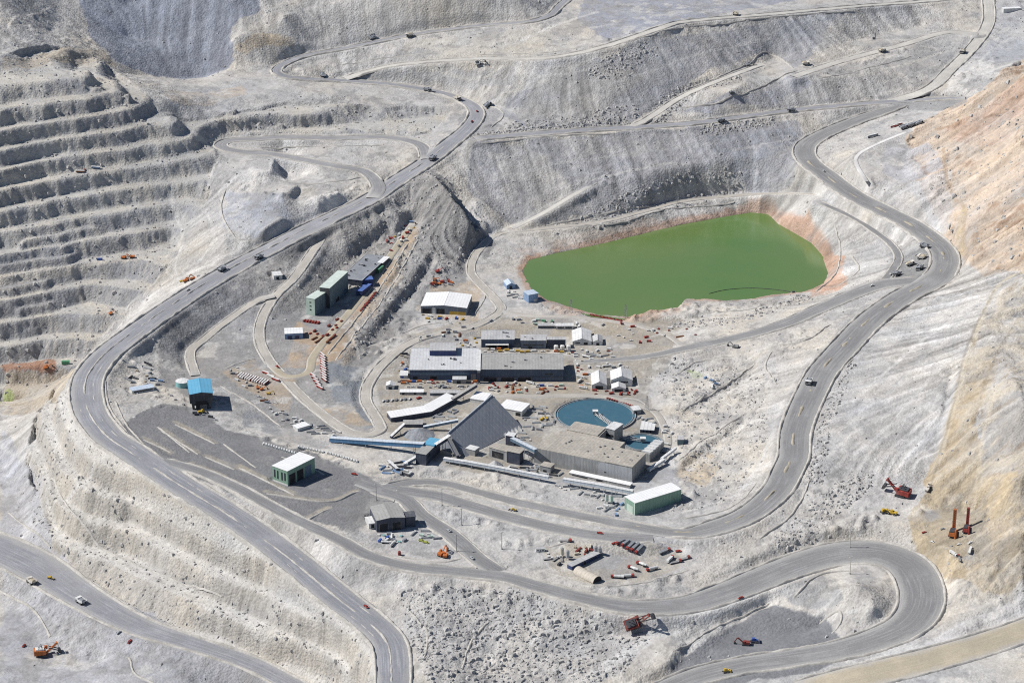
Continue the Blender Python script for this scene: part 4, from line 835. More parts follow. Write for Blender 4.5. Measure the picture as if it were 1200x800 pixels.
# windrows pushed up along tracks, benches and yards
for k, (pts, h, par_) in enumerate([
  ([(945,82),(985,70),(1050,52),(1110,36)],1.6,"terrace_road"),([(960,92),(1010,82),(1070,66)],1.2,"terrace_road"),([(930,80),(903,64),(880,74),(840,92),(800,106)],1.8,"dump_ramp"),([(934,83),(900,98),(857,113),(800,127)],1.8,"dump_ramp"),([(560,64),(630,62),(680,56)],1.2,"dump_road"),([(700,60),(760,42),(800,32)],1.2,"dump_road"),([(810,30),(900,21),(1000,13)],1.2,"dump_road"),([(400,76),(450,68),(520,62)],1.2,"dump_road"),
  ([(562,128),(580,126),(590,135),(575,150)],1.6,"rim_haul_road"),([(563,168),(640,160),(720,156)],1.2,"dump_haul_road"),([(640,264),(700,252),(760,242),(820,230)],1.3,"lake_road"),([(650,268),(720,262),(790,244),(860,236)],1.0,"lake_road"),([(610,262),(645,244),(680,224),(700,214)],1.2,"ramp_track"),
  ([(978,262),(985,290),(980,320),(955,342)],1.5,"branch_road"),([(1000,300),(1005,318),(980,335)],1.3,"branch_road"),([(930,352),(880,362),(820,366)],1.4,"branch_road"),([(900,408),(940,400),(975,380)],1.6,"branch_road"),([(905,410),(897,430),(910,450)],1.5,"branch_road"),
  ([(960,470),(975,445),(1000,420)],1.4,"ring_haul_road"),([(950,560),(930,600),(890,630)],1.4,"ring_haul_road"),([(800,608),(860,592),(890,560)],1.4,"ring_haul_road"),
  ([(930,700),(960,674),(1000,668)],1.6,"loop_road"),([(1022,651),(1045,659),(1058,670)],2.2,"loop_road"),([(1065,684),(1068,697),(1062,710)],2.2,"loop_road"),([(690,694),(740,703),(770,704)],1.6,"loop_road"),([(560,668),(590,673),(615,680)],1.6,"loop_road"),([(790,762),(840,734),(900,706)],1.6,"loop_road"),([(960,730),(985,716),(975,742)],1.2,"loop_road"),
  ([(640,640),(700,630),(760,634),(800,640)],1.2,"front_lane"),([(645,672),(700,686),(760,682),(805,668)],1.2,"front_lane"),([(480,592),(500,612),(530,640),(556,655)],1.2,"crossing_road"),([(455,650),(520,658),(555,650)],1.2,"crossing_road"),
  ([(262,432),(300,420),(318,424)],1.2,"valley_road"),([(258,452),(290,470),(330,500)],1.2,"valley_road"),([(385,415),(440,345),(478,285)],1.3,"yard_road"),([(393,422),(448,350),(490,280)],1.2,"yard_road"),([(470,390),(500,380),(548,376)],1.2,"valley_road"),([(560,325),(568,345),(555,372)],1.2,"valley_road"),([(700,470),(745,468),(772,490),(785,520)],1.0,"thickener_road"),([(790,440),(820,424),(860,418)],1.2,"branch_road"),([(800,480),(850,452),(885,425)],1.3,"branch_road"),([(795,540),(830,512),(870,486)],1.3,"branch_road"),
  ([(60,560),(85,600),(120,642),(180,670),(260,698)],1.4,"pit_road"),([(0,690),(40,715),(60,745)],1.5,"pit_road"),([(10,600),(40,622),(60,640)],1.2,"pit_road"),([(150,770),(160,790),(190,805)],1.4,"pit_road"),([(265,222),(260,245),(275,278),(300,284)],1.3,"spur_road"),([(310,205),(345,215),(400,212),(425,208)],1.2,"spur_road"),([(300,172),(340,172),(400,172),(450,170)],1.1,"spur_road"),([(480,715),(500,740),(495,775)],1.3,"rim_haul_road"),([(575,725),(552,752),(540,785)],1.6,"rim_haul_road")]):
    q = [ground(*p) for p in pts]; w, par = spline([tuple(v) for v in q], 3.0); w[:, 2] = hfield(w[:, 0], w[:, 1]) + 0.1
    t = np.gradient(w[:, :2], axis=0); t /= np.linalg.norm(t, axis=1)[:, None]; nrm = np.stack([-t[:, 1], t[:, 0]], 1)
    berm("side", w, nrm, np.arange(len(w)) * 3.0, 1.5 * fbm(w[:, 0], w[:, 1], 25, 2, 600 + k), h, 4.2, ROAD_OBJ[par_][0], "berm", clear_of_roads(w[:, :2], None, 0.5), 20 + k)

# ------------------------------------------------------------------ loose stones
def rubble():
    pts = []
    def scat(mask, n, smin, smax):
        j, i = np.nonzero((mask > 0.35) & (ROADMASK < 0.1) & (lm < 0.05))
        k = RNG.choice(len(j), min(n, len(j)), replace=False); j, i = j[k], i[k]
        x = CX[i] + RNG.uniform(-1, 1, len(i)); y = CY[j] + RNG.uniform(-1.2, 1.2, len(i))
        s = smin + (smax - smin) * RNG.random(len(i)) ** 4
        pts.append(np.column_stack([x, y, hfield(x, y), s]))
    flat_lo = blur(((slope0 > 0.12)).astype(np.float32), 2)
    scat(flat_lo, 5200, 0.5, 2.2); scat(rub, 2600, 0.6, 3.2); scat(rub2, 1000, 0.6, 2.6); scat(wall_near, 1500, 0.5, 2.1); scat(wall_left, 1900, 0.6, 2.8); scat(hillz, 900, 0.6, 2.8); scat(mount, 700, 0.8, 3.4)
    # toe of the dump faces
    for q in ([(560,160),(700,150),(760,147)],[(760,145),(800,112),(860,92)],[(600,150),(680,140),(740,130)],[(760,60),(700,85)],[(690,262),(800,232),(860,222)],[(830,150),(900,140)],[(940,350),(870,372),(800,380)],[(1010,560),(960,600),(920,640)],[(990,420),(960,500),(950,560)]):
        m = np.zeros(X.shape, np.float32); w, _ = spline([tuple(ground(*p)) for p in q], 4)
        for x, y, z in w:
            i0, i1 = np.searchsorted(CX, (x - 14, x + 14)); j0, j1 = np.searchsorted(CY, (y - 14, y + 14)); m[j0:j1, i0:i1] = 1
        scat(m, 420, 0.6, 2.8)
    p = np.vstack(pts); n = len(p)
    base = np.array([(-1,-1,-.6),(1,-1,-.6),(1,1,-.6),(-1,1,-.6),(-.6,-.6,.7),(.7,-.5,.6),(.6,.6,.8),(-.5,.7,.6)])
    v = base[None] * (1 + 0.6 * (RNG.random((n, 8, 3)) - 0.5)) * p[:, None, 3:4] * (0.7 + 0.6 * RNG.random((n, 1, 3)))
    a = RNG.random(n) * 6.28; c, s = np.cos(a)[:, None], np.sin(a)[:, None]
    v = np.stack([v[..., 0] * c - v[..., 1] * s, v[..., 0] * s + v[..., 1] * c, v[..., 2]], -1) + p[:, None, :3]
    f = np.array([(3,2,1,0),(4,5,6,7),(0,1,5,4),(1,2,6,5),(2,3,7,6),(3,0,4,7)])[None] + 8 * np.arange(n)[:, None, None]
    m, N, L, b = new_mat("loose_stone", 0.95, 0.1); pos = N.new("ShaderNodeNewGeometry").outputs["Position"]
    L.new(scale_col(N, L, (.42,.41,.395), ramp(N, L, noise_node(N, L, pos, 0.08, 3), 0.75, 1.2)), b.inputs["Base Color"])
    link(mesh_np("rubble", v.reshape(-1, 3), f.reshape(-1, 4), m), kind="stuff")["label"] = "loose pale stones scattered over the slopes and benches"
rubble()

# ------------------------------------------------------------------ the green tailings water
def lake_material():
    m, N, L, b = new_mat("tailings_water", 0.14, 0.5)
    pos = N.new("ShaderNodeNewGeometry").outputs["Position"]
    c = mix_col(N, L, ramp(N, L, noise_node(N, L, pos, 0.0045, 4), 0, 1), (.097,.19,.048), (.142,.198,.060))
    L.new(c, b.inputs["Base Color"])
    bp = N.new("ShaderNodeBump"); bp.inputs["Strength"].default_value = 0.15; bp.inputs["Distance"].default_value = 0.2
    L.new(noise_node(N, L, pos, 0.25, 3), bp.inputs["Height"]); L.new(bp.outputs[0], b.inputs["Normal"]); return m
bm = bmesh.new()
cxl = sum(p[0] for p in LAKE_W) / len(LAKE_W); cyl = sum(p[1] for p in LAKE_W) / len(LAKE_W)
vs = [bm.verts.new((cxl + (p[0] - cxl) * 1.05, cyl + (p[1] - cyl) * 1.06, LAKE_Z)) for p in LAKE_W]
fc = bm.faces.new(vs)
if fc.normal.z < 0: fc.normal_flip()
me = bpy.data.meshes.new("water"); bm.to_mesh(me); bm.free(); me.materials.append(lake_material())
link(bpy.data.objects.new("water", me), kind="structure")

# ------------------------------------------------------------------ daylight
SUN_EL, SUN_AZ = 46.0, 176.0      # azimuth of the direction TOWARDS the sun, counter-clockwise from +X
world = bpy.data.worlds.new("World"); SC.world = world; world.use_nodes = True
N, L = world.node_tree.nodes, world.node_tree.links
sky = N.new("ShaderNodeTexSky"); sky.sky_type = 'NISHITA'; sky.sun_disc = False
sky.sun_elevation = R(SUN_EL); sky.sun_rotation = R(90 - SUN_AZ); sky.altitude = 3000
L.new(sky.outputs[0], N["Background"].inputs["Color"]); N["Background"].inputs["Strength"].default_value = 0.07
sl = bpy.data.lights.new("sun", 'SUN'); sl.energy = 4.6; sl.angle = R(0.5); sl.color = (1.0, 0.965, 0.92)
so = bpy.data.objects.new("sun", sl); COL.objects.link(so)
d = Vector((math.cos(R(SUN_EL)) * math.cos(R(SUN_AZ)), math.cos(R(SUN_EL)) * math.sin(R(SUN_AZ)), math.sin(R(SUN_EL))))
so.rotation_euler = d.to_track_quat('Z', 'Y').to_euler(); so.location = d * 4000
SC.view_settings.view_transform = 'Standard'; SC.view_settings.look = 'None'; SC.view_settings.exposure = 0.18; SC.view_settings.gamma = 1.0
SC.view_settings.use_curve_mapping = False
SC.cycles.use_denoising = False; SC.cycles.filter_width = 1.1
SC.cycles.max_bounces = 5; SC.cycles.diffuse_bounces = 3
# ------------------------------------------------------------------ building kit
MATS = {}
def paint(key, col, rough=0.6, metal=0.0, dirt=0.22, streak=True, spec=0.3, emit=None):
    if key in MATS: return MATS[key]
    m, N, L, b = new_mat(key, rough, spec, metal)
    tc = N.new("ShaderNodeTexCoord").outputs["Object"]
    mp = N.new("ShaderNodeMapping"); mp.inputs["Scale"].default_value = (1, 1, 0.18) if streak else (1, 1, 1); L.new(tc, mp.inputs["Vector"])
    f = mul(N, L, ramp(N, L, noise_node(N, L, mp.outputs[0], 0.35, 4, 0.6), 1 - dirt, 1 + dirt * .6), ramp(N, L, noise_node(N, L, tc, 0.07, 3), 1 - dirt * .6, 1 + dirt * .4))
    if streak:
        wv = N.new('ShaderNodeTexWave'); wv.wave_type = 'BANDS'; wv.bands_direction = 'X'; wv.inputs['Scale'].default_value = 0.075; L.new(tc, wv.inputs['Vector'])
        f = mul(N, L, f, ramp(N, L, wv.outputs['Fac'], 0.90, 1.01, 0.02, 0.30))
    n = noise_node(N, L, tc, 0.12, 5, 0.65)
    c = mix_col(N, L, ramp(N, L, n, 0, dirt * 1.6, 0.5, 0.75), col, (.40, .37, .32))
    L.new(scale_col(N, L, c, f), b.inputs["Base Color"])
    MATS[key] = m; return m
PAL = dict(
 blue_wall=((.075,.105,.16),.6,.12), dark_blue=((.06,.07,.10),.6,.12), navy_wall=((.04,.06,.16),.6,.12), slate_wall=((.20,.23,.27),.7,.2), grey_wall=((.33,.33,.33),.7,.25),
 white_wall=((.66,.66,.64),.6,.2), concrete=((.33,.335,.335),.85,.25), light_concrete=((.40,.41,.425),.85,.15), green_wall=((.24,.38,.29),.6,.14), pale_green=((.50,.62,.53),.6,.15),
 teal_wall=((.12,.18,.21),.6,.15), green_dark=((.06,.16,.10),.6,.15), light_blue_wall=((.22,.33,.50),.6,.15), dark_steel=((.06,.065,.075),.6,.15), steel_blue=((.13,.19,.25),.5,.15),
 pale_roof=((.58,.59,.60),.5,.18), grey_roof=((.37,.365,.35),.6,.2), light_roof=((.47,.47,.47),.55,.2), white_roof=((.68,.68,.67),.5,.18), bright_roof=((.82,.82,.81),.45,.08), dusty_roof=((.42,.39,.34),.8,.25),
 dark_roof=((.10,.105,.12),.6,.2), slate_roof=((.27,.285,.31),.6,.2), sky_blue_roof=((.13,.38,.56),.5,.08), cobalt_roof=((.10,.17,.42),.5,.1), pale_blue_roof=((.50,.58,.68),.5,.15), pale_green_roof=((.60,.68,.62),.5,.15), green_roof=((.10,.28,.16),.6,.15),
 dark=((.022,.024,.03),.7,.1), glass=((.03,.04,.05),.15,.05), grey=((.30,.30,.30),.6,.25), white=((.72,.72,.70),.5,.2), yellow=((.55,.36,.07),.6,.25), cobalt=((.06,.12,.38),.5,.15), navy=((.04,.05,.12),.5,.15),
 red=((.36,.06,.05),.5,.32), dark_red=((.24,.055,.045),.6,.32), orange=((.55,.17,.05),.5,.28), cream=((.58,.54,.45),.6,.25), tan=((.45,.38,.28),.7,.25), rust=((.24,.11,.06),.8,.3), rubber=((.025,.025,.027),.9,.1),
 teal=((.25,.50,.50),.5,.15), lime=((.42,.45,.10),.6,.2), tent_grey=((.245,.265,.30),.75,.10), conveyor_blue=((.10,.24,.42),.5,.15), pale_conveyor=((.55,.60,.65),.5,.15), tent_tan=((.52,.47,.40),.8,.12), steel=((.35,.36,.37),.5,.2),
 tank_water=((.055,.135,.185),.25,.05), slate_net=((.16,.18,.21),.8,.1), wood=((.30,.2,.12),.8,.2), yellow_machine=((.62,.42,.06),.5,.25), dusty_white=((.60,.57,.52),.7,.25), sand=((.5,.44,.33),.9,.2), silver=((.45,.47,.48),.4,.15))
def M(k):
    c, r, d = PAL[k]; return paint(k, c, r, 0, d, k not in ('tank_water', 'rubber', 'glass', 'dark'))

class MB:
    """Collects boxes, bars, tubes and plates into ONE mesh."""
    def __init__(s): s.bm = bmesh.new()
    def box(s, x0, x1, y0, y1, z0, z1):
        v = [s.bm.verts.new(p) for p in ((x0,y0,z0),(x1,y0,z0),(x1,y1,z0),(x0,y1,z0),(x0,y0,z1),(x1,y0,z1),(x1,y1,z1),(x0,y1,z1))]
        for f in ((3,2,1,0),(4,5,6,7),(0,1,5,4),(1,2,6,5),(2,3,7,6),(3,0,4,7)): s.bm.faces.new([v[i] for i in f])
        return s
    def hexa(s, pts):
        v = [s.bm.verts.new(p) for p in pts]
        for f in ((3,2,1,0),(4,5,6,7),(0,1,5,4),(1,2,6,5),(2,3,7,6),(3,0,4,7)): s.bm.faces.new([v[i] for i in f])
        return s
    def prism(s, poly, lo, hi, ax='y'):
        """POLY extruded between LO and HI: ax 'y': poly in (x,z); 'x': poly in (y,z); 'z': poly in (x,y)."""
        f = {'y': lambda p, t: (p[0], t, p[1]), 'x': lambda p, t: (t, p[0], p[1]), 'z': lambda p, t: (p[0], p[1], t)}[ax]
        a = [s.bm.verts.new(f(p, lo)) for p in poly]; b = [s.bm.verts.new(f(p, hi)) for p in poly]
        s.bm.faces.new(a); s.bm.faces.new(b[::-1]); n = len(poly)
        for i in range(n): s.bm.faces.new((a[i], b[i], b[(i+1) % n], a[(i+1) % n]))
        return s
    def tube(s, p0, p1, r0, r1=None, n=10, sq=False):
        p0, p1 = Vector(p0), Vector(p1); r1 = r0 if r1 is None else r1
        d = (p1 - p0).normalized(); u = d.cross(Vector((0,0,1)));
        if u.length < 1e-3: u = Vector((1,0,0))
        u.normalize(); w = u.cross(d)
        o = math.pi / 4 if n == 4 else 0
        a = [s.bm.verts.new(p0 + (u * math.cos(2*math.pi*i/n+o) + w * math.sin(2*math.pi*i/n+o)) * r0) for i in range(n)]
        b = [s.bm.verts.new(p1 + (u * math.cos(2*math.pi*i/n+o) + w * math.sin(2*math.pi*i/n+o)) * r1) for i in range(n)]
        s.bm.faces.new(a[::-1]); s.bm.faces.new(b)
        for i in range(n): s.bm.faces.new((a[i], a[(i+1) % n], b[(i+1) % n], b[i]))
        return s
    def mesh(s, name, mat, bevel=0.0):
        bmesh.ops.recalc_face_normals(s.bm, faces=s.bm.faces)
        if bevel: bmesh.ops.bevel(s.bm, geom=[e for e in s.bm.edges], offset=bevel, segments=1, affect='EDGES')
        me = bpy.data.meshes.new(name); s.bm.to_mesh(me); s.bm.free(); me.materials.append(M(mat) if isinstance(mat, str) else mat); return me
    def build(s, name, mat, parent=None, bevel=0.0, **props):
        return link(bpy.data.objects.new(name, s.mesh(name, mat, bevel)), parent, **props)
def thing(name, label, cat, loc, rz=0.0, group=None):
    o = bpy.data.objects.new(name, None); COL.objects.link(o); o.location = loc; o.rotation_euler = (0, 0, rz)
    o["label"] = label; o["category"] = cat
    if group: o["group"] = group
    return o
def kids(o): return [c for c in bpy.data.objects if c.parent == o]
def copy_tree(o, parent=None, tree=None):
    c = o.copy(); COL.objects.link(c); c.parent = parent
    for ch, sub in (tree if tree is not None else []): copy_tree(ch, c, sub)
    return c
def tree_of(o):
    return [(c, tree_of(c)) for c in o.children]

def build_building(d):
    L, D, h, kind, rh, ov = d["L"], d["D"], d["h"], d["kind"], d["rh"], d["over"]
    t = thing(d["name"], d["label"], d["cat"], d["a"], d["hd"], d["group"])
    if kind == "poly":
        poly = [(0,0),(L,0),(L,44),(L-36,44),(L-36,63),(L-72,63),(L-72,92),(14,92),(14,52),(0,52)]
        MB().prism(poly, -3, h, 'z').build("wall", d["wall"], t)
        r = MB(); r.prism([(p[0], p[1]) for p in poly], h + .01, h + .9, 'z'); r = r.build("roof", d["roof"], t)
        MB().box(L-36, L+.4, -.4, 44.3, h + .92, h + 1.5).build("roof_step", "dusty_roof", t); MB().box(16, L-74, 64, 91.5, h + .92, h + 2.2).build("roof_step", "dusty_roof", t)
        for k in range(14): x, y = random.uniform(18, L-6), random.uniform(6, 40); MB().box(x, x+1.6, y, y+2.6, h + 1.3, h + 2.4).build("vent", "grey", r)
    elif d["stilts"]:
        w = MB(); z1 = h * .42
        w.box(0, L, 0, D, z1, h)
        w.box(L*.18, L*.82, D*.3, D, -4, z1); 
        w.build("wall", d["wall"], t)
        for x0, x1 in ((.06, .2), (.80, .94)):
            for y in (.02, .5):
                MB().hexa([(L*x0+2*(x0<.5),D*y,-3),(L*x1-2*(x0>.5),D*y,-3),(L*x1-2*(x0>.5),D*(y+.1),-3),(L*x0+2*(x0<.5),D*(y+.1),-3),(L*x0,D*y,z1),(L*x1,D*y,z1),(L*x1,D*(y+.1),z1),(L*x0,D*(y+.1),z1)]).build("leg", d["wall"], t)
        roof_gable(t, L, D, h, rh, ov, d["roof"], 'y')
        MB().prism([(0, h), (L, h), (L/2, h + rh - .25)], 0.0, D, 'y').build("gable", d["wall"], t)
    elif kind in ("gable_y", "gable_x"):
        ax = kind[-1]; w = MB(); w.box(0, L, 0, D, -3, h)
        w.prism([(0, h), (L, h), (L/2, h + rh)] if ax == 'y' else [(0, h), (D, h), (D/2, h + rh)], 0, D if ax == 'y' else L, 'y' if ax == 'y' else 'x')
        w.build("wall", d["wall"], t); roof_gable(t, L, D, h, rh, ov, d["roof"], ax)
    elif kind == "shed":
        MB().prism([(0,-3),(D,-3),(D,h+rh),(0,h)], 0, L, 'x').build("wall", d["wall"], t)
        MB().prism([(-ov,h+.02),(D+ov,h+rh+.02),(D+ov,h+rh+.5),(-ov,h+.5)], -ov, L+ov, 'x').build("roof", d["roof"], t)
    elif kind == "saw":
        n = 5; MB().box(0, L, 0, D, -3, h).build("wall", d["wall"], t); r = MB()
        for k in range(n):
            y0, y1 = D*k/n, D*(k+1)/n
            r.prism([(y0, h+.02), (y1-.05, h+.02), (y1-.05, h+rh*.35), (y0, h+rh)], -ov, L+ov, 'x')
        r.build("roof", d["roof"], t)
    else:
        MB().box(0, L, 0, D, -3, h).build("wall", d["wall"], t)
        r = MB(); r.box(-ov, L+ov, -ov, D+ov, h + .02, h + .55)
        ro = r.build("roof", d["roof"], t)
        if L > 30 and d["roofbits"] > 2:
            MB().box(-ov, L+ov, -ov, -ov+.35, h+.56, h+1.0).build("edge_trim", "white", ro); MB().box(-ov, L+ov, D+ov-.35, D+ov, h+.56, h+1.0).build("edge_trim", "white", ro)
    ro = [c for c in t.children if c.name.startswith("roof")]
    for k in range(d["roofbits"]):
        x, y, s = random.uniform(.1, .9) * L, random.uniform(.12, .85) * D, random.uniform(.7, 1.5)
        v = MB(); v.box(x-s, x+s, y-s*.8, y+s*.8, h+.56, h+.56+s*1.3); v.box(x-s*1.2, x+s*1.2, y-s, y+s, h+.56+s*1.3+.01, h+.8+s*1.3)
        v.build("vent", random.choice(["grey", "dark_steel", "steel"]), ro[0] if ro else t)
    for nm, side, u0, u1, z0, z1, mk in d["feats"]:
        S = L if side in "fb" else D; a, b, lo, hi = u0*S, u1*S, z0*h + (.0 if z0 else .05), z1*h
        m = MB(); p = .16
        if nm == "canopy":
            m.box(a, b, -5, -.01, lo, lo + .5); 
            for q in (a + .4, (a+b)/2, b - .4): m.box(q-.2, q+.2, -4.8, -4.4, -1, lo)
        elif side == "f": m.box(a, b, -p, .12, lo, hi)
        elif side == "b": m.box(a, b, D-.12, D+p, lo, hi)
        elif side == "l": m.box(-p, .12, a, b, lo, hi)
        else: m.box(L-.12, L+p, a, b, lo, hi)
        o = m.build(nm, mk, t)
        if nm in ("door", "window") and (b - a) > 2.5:
            fm = MB(); w = .22
            if side == "f":
                fm.box(a-w, a, -p-.1, .1, lo, hi+w); fm.box(b, b+w, -p-.1, .1, lo, hi+w); fm.box(a, b, -p-.1, .1, hi, hi+w)
            elif side == "l":
                fm.box(-p-.1, .1, a-w, a, lo, hi+w); fm.box(-p-.1, .1, b, b+w, lo, hi+w); fm.box(-p-.1, .1, a, b, hi, hi+w)
            if len(fm.bm.verts): fm.build("frame", "grey", o)
            else: fm.bm.free()
    d["obj"] = t; return t
def roof_gable(t, L, D, h, rh, ov, mk, ax):
    r = MB(); W, E = (L, D) if ax == 'y' else (D, L); s = rh / (W / 2); th = .4
    a, m_, b = (-ov, h - ov*s + .05), (W/2, h + rh + .05), (W + ov, h - ov*s + .05)
    r.prism([a, m_, b, (b[0], b[1]+th), (m_[0], m_[1]+th), (a[0], a[1]+th)], -ov, E+ov, ax)
    ro = r.build("roof", mk, t)
    c = MB(); c.box(W/2-.5, W/2+.5, -ov, E+ov, h+rh+.3, h+rh+.62) if ax == 'y' else c.box(-ov, E+ov, W/2-.5, W/2+.5, h+rh+.3, h+rh+.62)
    c.build("ridge_cap", mk, ro)
for d in BLD: build_building(d)
# roof house of the pale hall, grey and blue halves of the tower roof
def on(d, px, py, z):
    q = Vector(P(px, py, z)) - d["a"]; return q.dot(d["ux"]), q.dot(d["uy"])
t = HALL1["obj"]; x0, y0 = on(HALL1, 503.5, 416.8, 14.6); x1, _ = on(HALL1, 534, 416.8, 14.6)
MB().box(x0, x1, y0, y0+27, 14.56, 22).build("roof_house", "navy_wall", t); MB().box(x0-.4, x1+.4, y0-.4, y0+27.4, 22.02, 22.6).build("roof_house_roof", "light_roof", t)
t = TOWER["obj"]; MB().box(-.6, TOWER["L"]+.6, TOWER["D"]*.55, TOWER["D"]+.6, 15.6, 17.2).build("roof_step", "sky_blue_roof", t)
g = thing("gallery", "narrow white gallery running between the two long halls", "gallery", (HALL1["a"].x + HALL1["L"] + .2, HALL1["a"].y - 12, 14.5))
MB().box(-1, 3.2, 0, 70, .9, 4).build("casing", "grey_wall", g); MB().box(-1.3, 3.5, -.3, 70.3, 4.02, 4.5).build("roof", "white_roof", g); 
MB().box(-.8, 3, 0, 5, -15, .88).build("support_tower", "dark_blue", g)

# ------------------------------------------------------------------ stockpile tent
r1, r2 = Vector(P(525.3, 507.0, 22)), Vector(P(576.7, 462.7, 33))
e1, e2 = Vector(P(546.7, 535.0, -1)), Vector(P(612.0, 500.0, -1))
def mirror(e, a, b):
    d = Vector((b.x - a.x, b.y - a.y, 0)).normalized(); n = Vector((-d.y, d.x, 0)); q = e - a
    return Vector((e.x - 2 * q.dot(n) * n.x, e.y - 2 * q.dot(n) * n.y, e.z))
b1, b2 = mirror(e1, r1, r2), mirror(e2, r1, r2)
b1 = r1 + (b1 - r1) * 0.72; b2 = r2 + (b2 - r2) * 0.72; b1.z = b2.z = -1
org = (e1 + e2 + b1 + b2) / 4; org.z = -1
t = thing("stockpile_tent", "great grey steep roofed stockpile tent with a conveyor into its left end", "stockpile cover", org)
bm = bmesh.new(); V = {k: bm.verts.new(v - org) for k, v in dict(r1=r1, r2=r2, e1=e1, e2=e2, b1=b1, b2=b2).items()}
for f in (("e1","e2","r2","r1"), ("b2","b1","r1","r2"), ("b1","e1","r1"), ("e2","b2","r2"), ("e2","e1","b1","b2")): bm.faces.new([V[k] for k in f])
bmesh.ops.recalc_face_normals(bm, faces=bm.faces); me = bpy.data.meshes.new("cover"); bm.to_mesh(me); bm.free(); me.materials.append(M("tent_grey")); link(bpy.data.objects.new("cover", me), t)
s = MB()
for k in range(1, 14):
    u = k / 14; a, b = e1.lerp(e2, u) - org, r1.lerp(r2, u) - org; n = (e2 - e1).cross(r1 - e1).normalized() * .12
    s.tube(a + n, b + n, .16, n=4)
s.build("seam", "steel", t)
MB().tube(r1 - org, r2 - org, .9, n=6).build("ridge_cap", "pale_conveyor", t)
for u in (.68, .74, .8, .86, .92):
    a = e1.lerp(e2, u) - org; MB().hexa([(a.x,a.y,-1),(a.x+5,a.y-4,-1),(a.x+6,a.y-2.5,-1),(a.x+1,a.y+1.5,-1),(a.x,a.y,5),(a.x+5,a.y-4,.5),(a.x+6,a.y-2.5,.5),(a.x+1,a.y+1.5,5)]).build("buttress", "white", t)

# ------------------------------------------------------------------ conveyors
def conveyor(label, pts, w, hh, mk, top, legs=4, name="conveyor"):
    q = [Vector(P(*p)) for p in pts]; o = q[0].copy(); o.z = smooth_z(o.x, o.y)
    t = thing(name, label, "conveyor", o)
    c, r = MB(), MB()
    for a, b in zip(q[:-1], q[1:]):
        d = (b - a); n = Vector((-d.y, d.x, 0)).normalized() * w / 2; up = Vector((0, 0, hh))
        A_ = [a - n - o, b - n - o, b + n - o, a + n - o]; c.hexa(A_ + [v + up for v in A_])
        n2 = n * 1.12; Bv = [a - n2 + up - o, b - n2 + up - o, b + n2 + up - o, a + n2 + up - o]; lift = Vector((0, 0, .03))
        r.hexa([v + lift for v in Bv] + [v + Vector((0, 0, .45)) for v in Bv])
    c.build("casing", mk, t); r.build("roof", top, t)
    tot = len(q) - 1
    for k in range(legs):
        u = (k + .6) / legs * tot; i = min(int(u), tot - 1); p = q[i].lerp(q[i+1], u - i); g = min(float(hfield(np.array([p.x]), np.array([p.y]))[0]), p.z - 1)
        d = (q[i+1] - q[i]); n = Vector((-d.y, d.x, 0)).normalized() * w * .5; tr = MB()
        for s_ in (-1, 1): tr.tube(p + n * s_ - o, Vector((p.x, p.y, g - .5)) + n * s_ * 1.5 - o, .3, n=4)
        tr.tube(p + n - o + Vector((0,0,-.3)), p - n - o + Vector((0,0,-.3)), .25, n=4)
        m_ = p.lerp(Vector((p.x, p.y, g)), .5); tr.tube(m_ + n * 1.25 - o, m_ - n * 1.25 - o, .2, n=4)
        tr.build("trestle", "steel", t)
    return t
conveyor("long blue covered conveyor running from the bank to the dark transfer tower", [(387,516.5,3), (440,520,7), (497,523.5,12)], 6.5, 5.0, "conveyor_blue", "pale_conveyor", 4)
conveyor("inclined dark conveyor from the transfer tower into the tent's left end", [(510,524,12), (527,513,18)], 5, 4, "dark_blue", "white_roof", 1)
conveyor("steep dark conveyor leg right of the transfer tower", [(526,516,17), (537,537,0)], 4, 4, "dark_blue", "grey_roof", 1)
conveyor("long white conveyor tube in front of the stockpile tent", [(520,539,2), (549,543.5,2), (585,550,1), (643,561,0)], 4.5, 3.4, "pale_conveyor", "white_roof", 7)
conveyor("white conveyor tube passing the foot of the grinding hall", [(660,563.5,0), (700,570,0), (742,578,-1)], 5, 3.8, "pale_conveyor", "white_roof", 6)
conveyor("pale conveyor bridge from the small white topped tower into the grinding hall", [(600,516,11), (628,530,12)], 5, 4, "steel_blue", "pale_conveyor", 1)
conveyor("dark conveyor from the white gallery down to the slanting white shed", [(558,453,11), (530,470,4)], 5, 4, "dark_blue", "grey_roof", 1)
conveyor("blue conveyor reaching the left slope of the stockpile tent", [(496,502,2), (537,494,12)], 4, 3, "steel_blue", "pale_conveyor", 2)
conveyor("short steep white conveyor left of the ore mound", [(458,513,1), (474,498,9)], 3.5, 2.5, "dark_blue", "white_roof", 1)
conveyor("low white conveyor below the transfer tower", [(474,545,0), (488,537,5)], 4, 3, "steel_blue", "white_roof", 1)
conveyor("white conveyor sloping down behind the long green building", [(760,552,-4), (778,540,0)], 4, 3, "pale_conveyor", "white_roof", 2)
conveyor("white conveyor stub crossing the yard below the blue conveyor", [(455,541,0), (466,551,1)], 3.5, 2.5, "dark_blue", "white_roof", 1)
conveyor("pale conveyor rising from the sawtooth building to the bank", [(775,539,0), (792,526,2)], 3, 2.4, "pale_conveyor", "white_roof", 2)

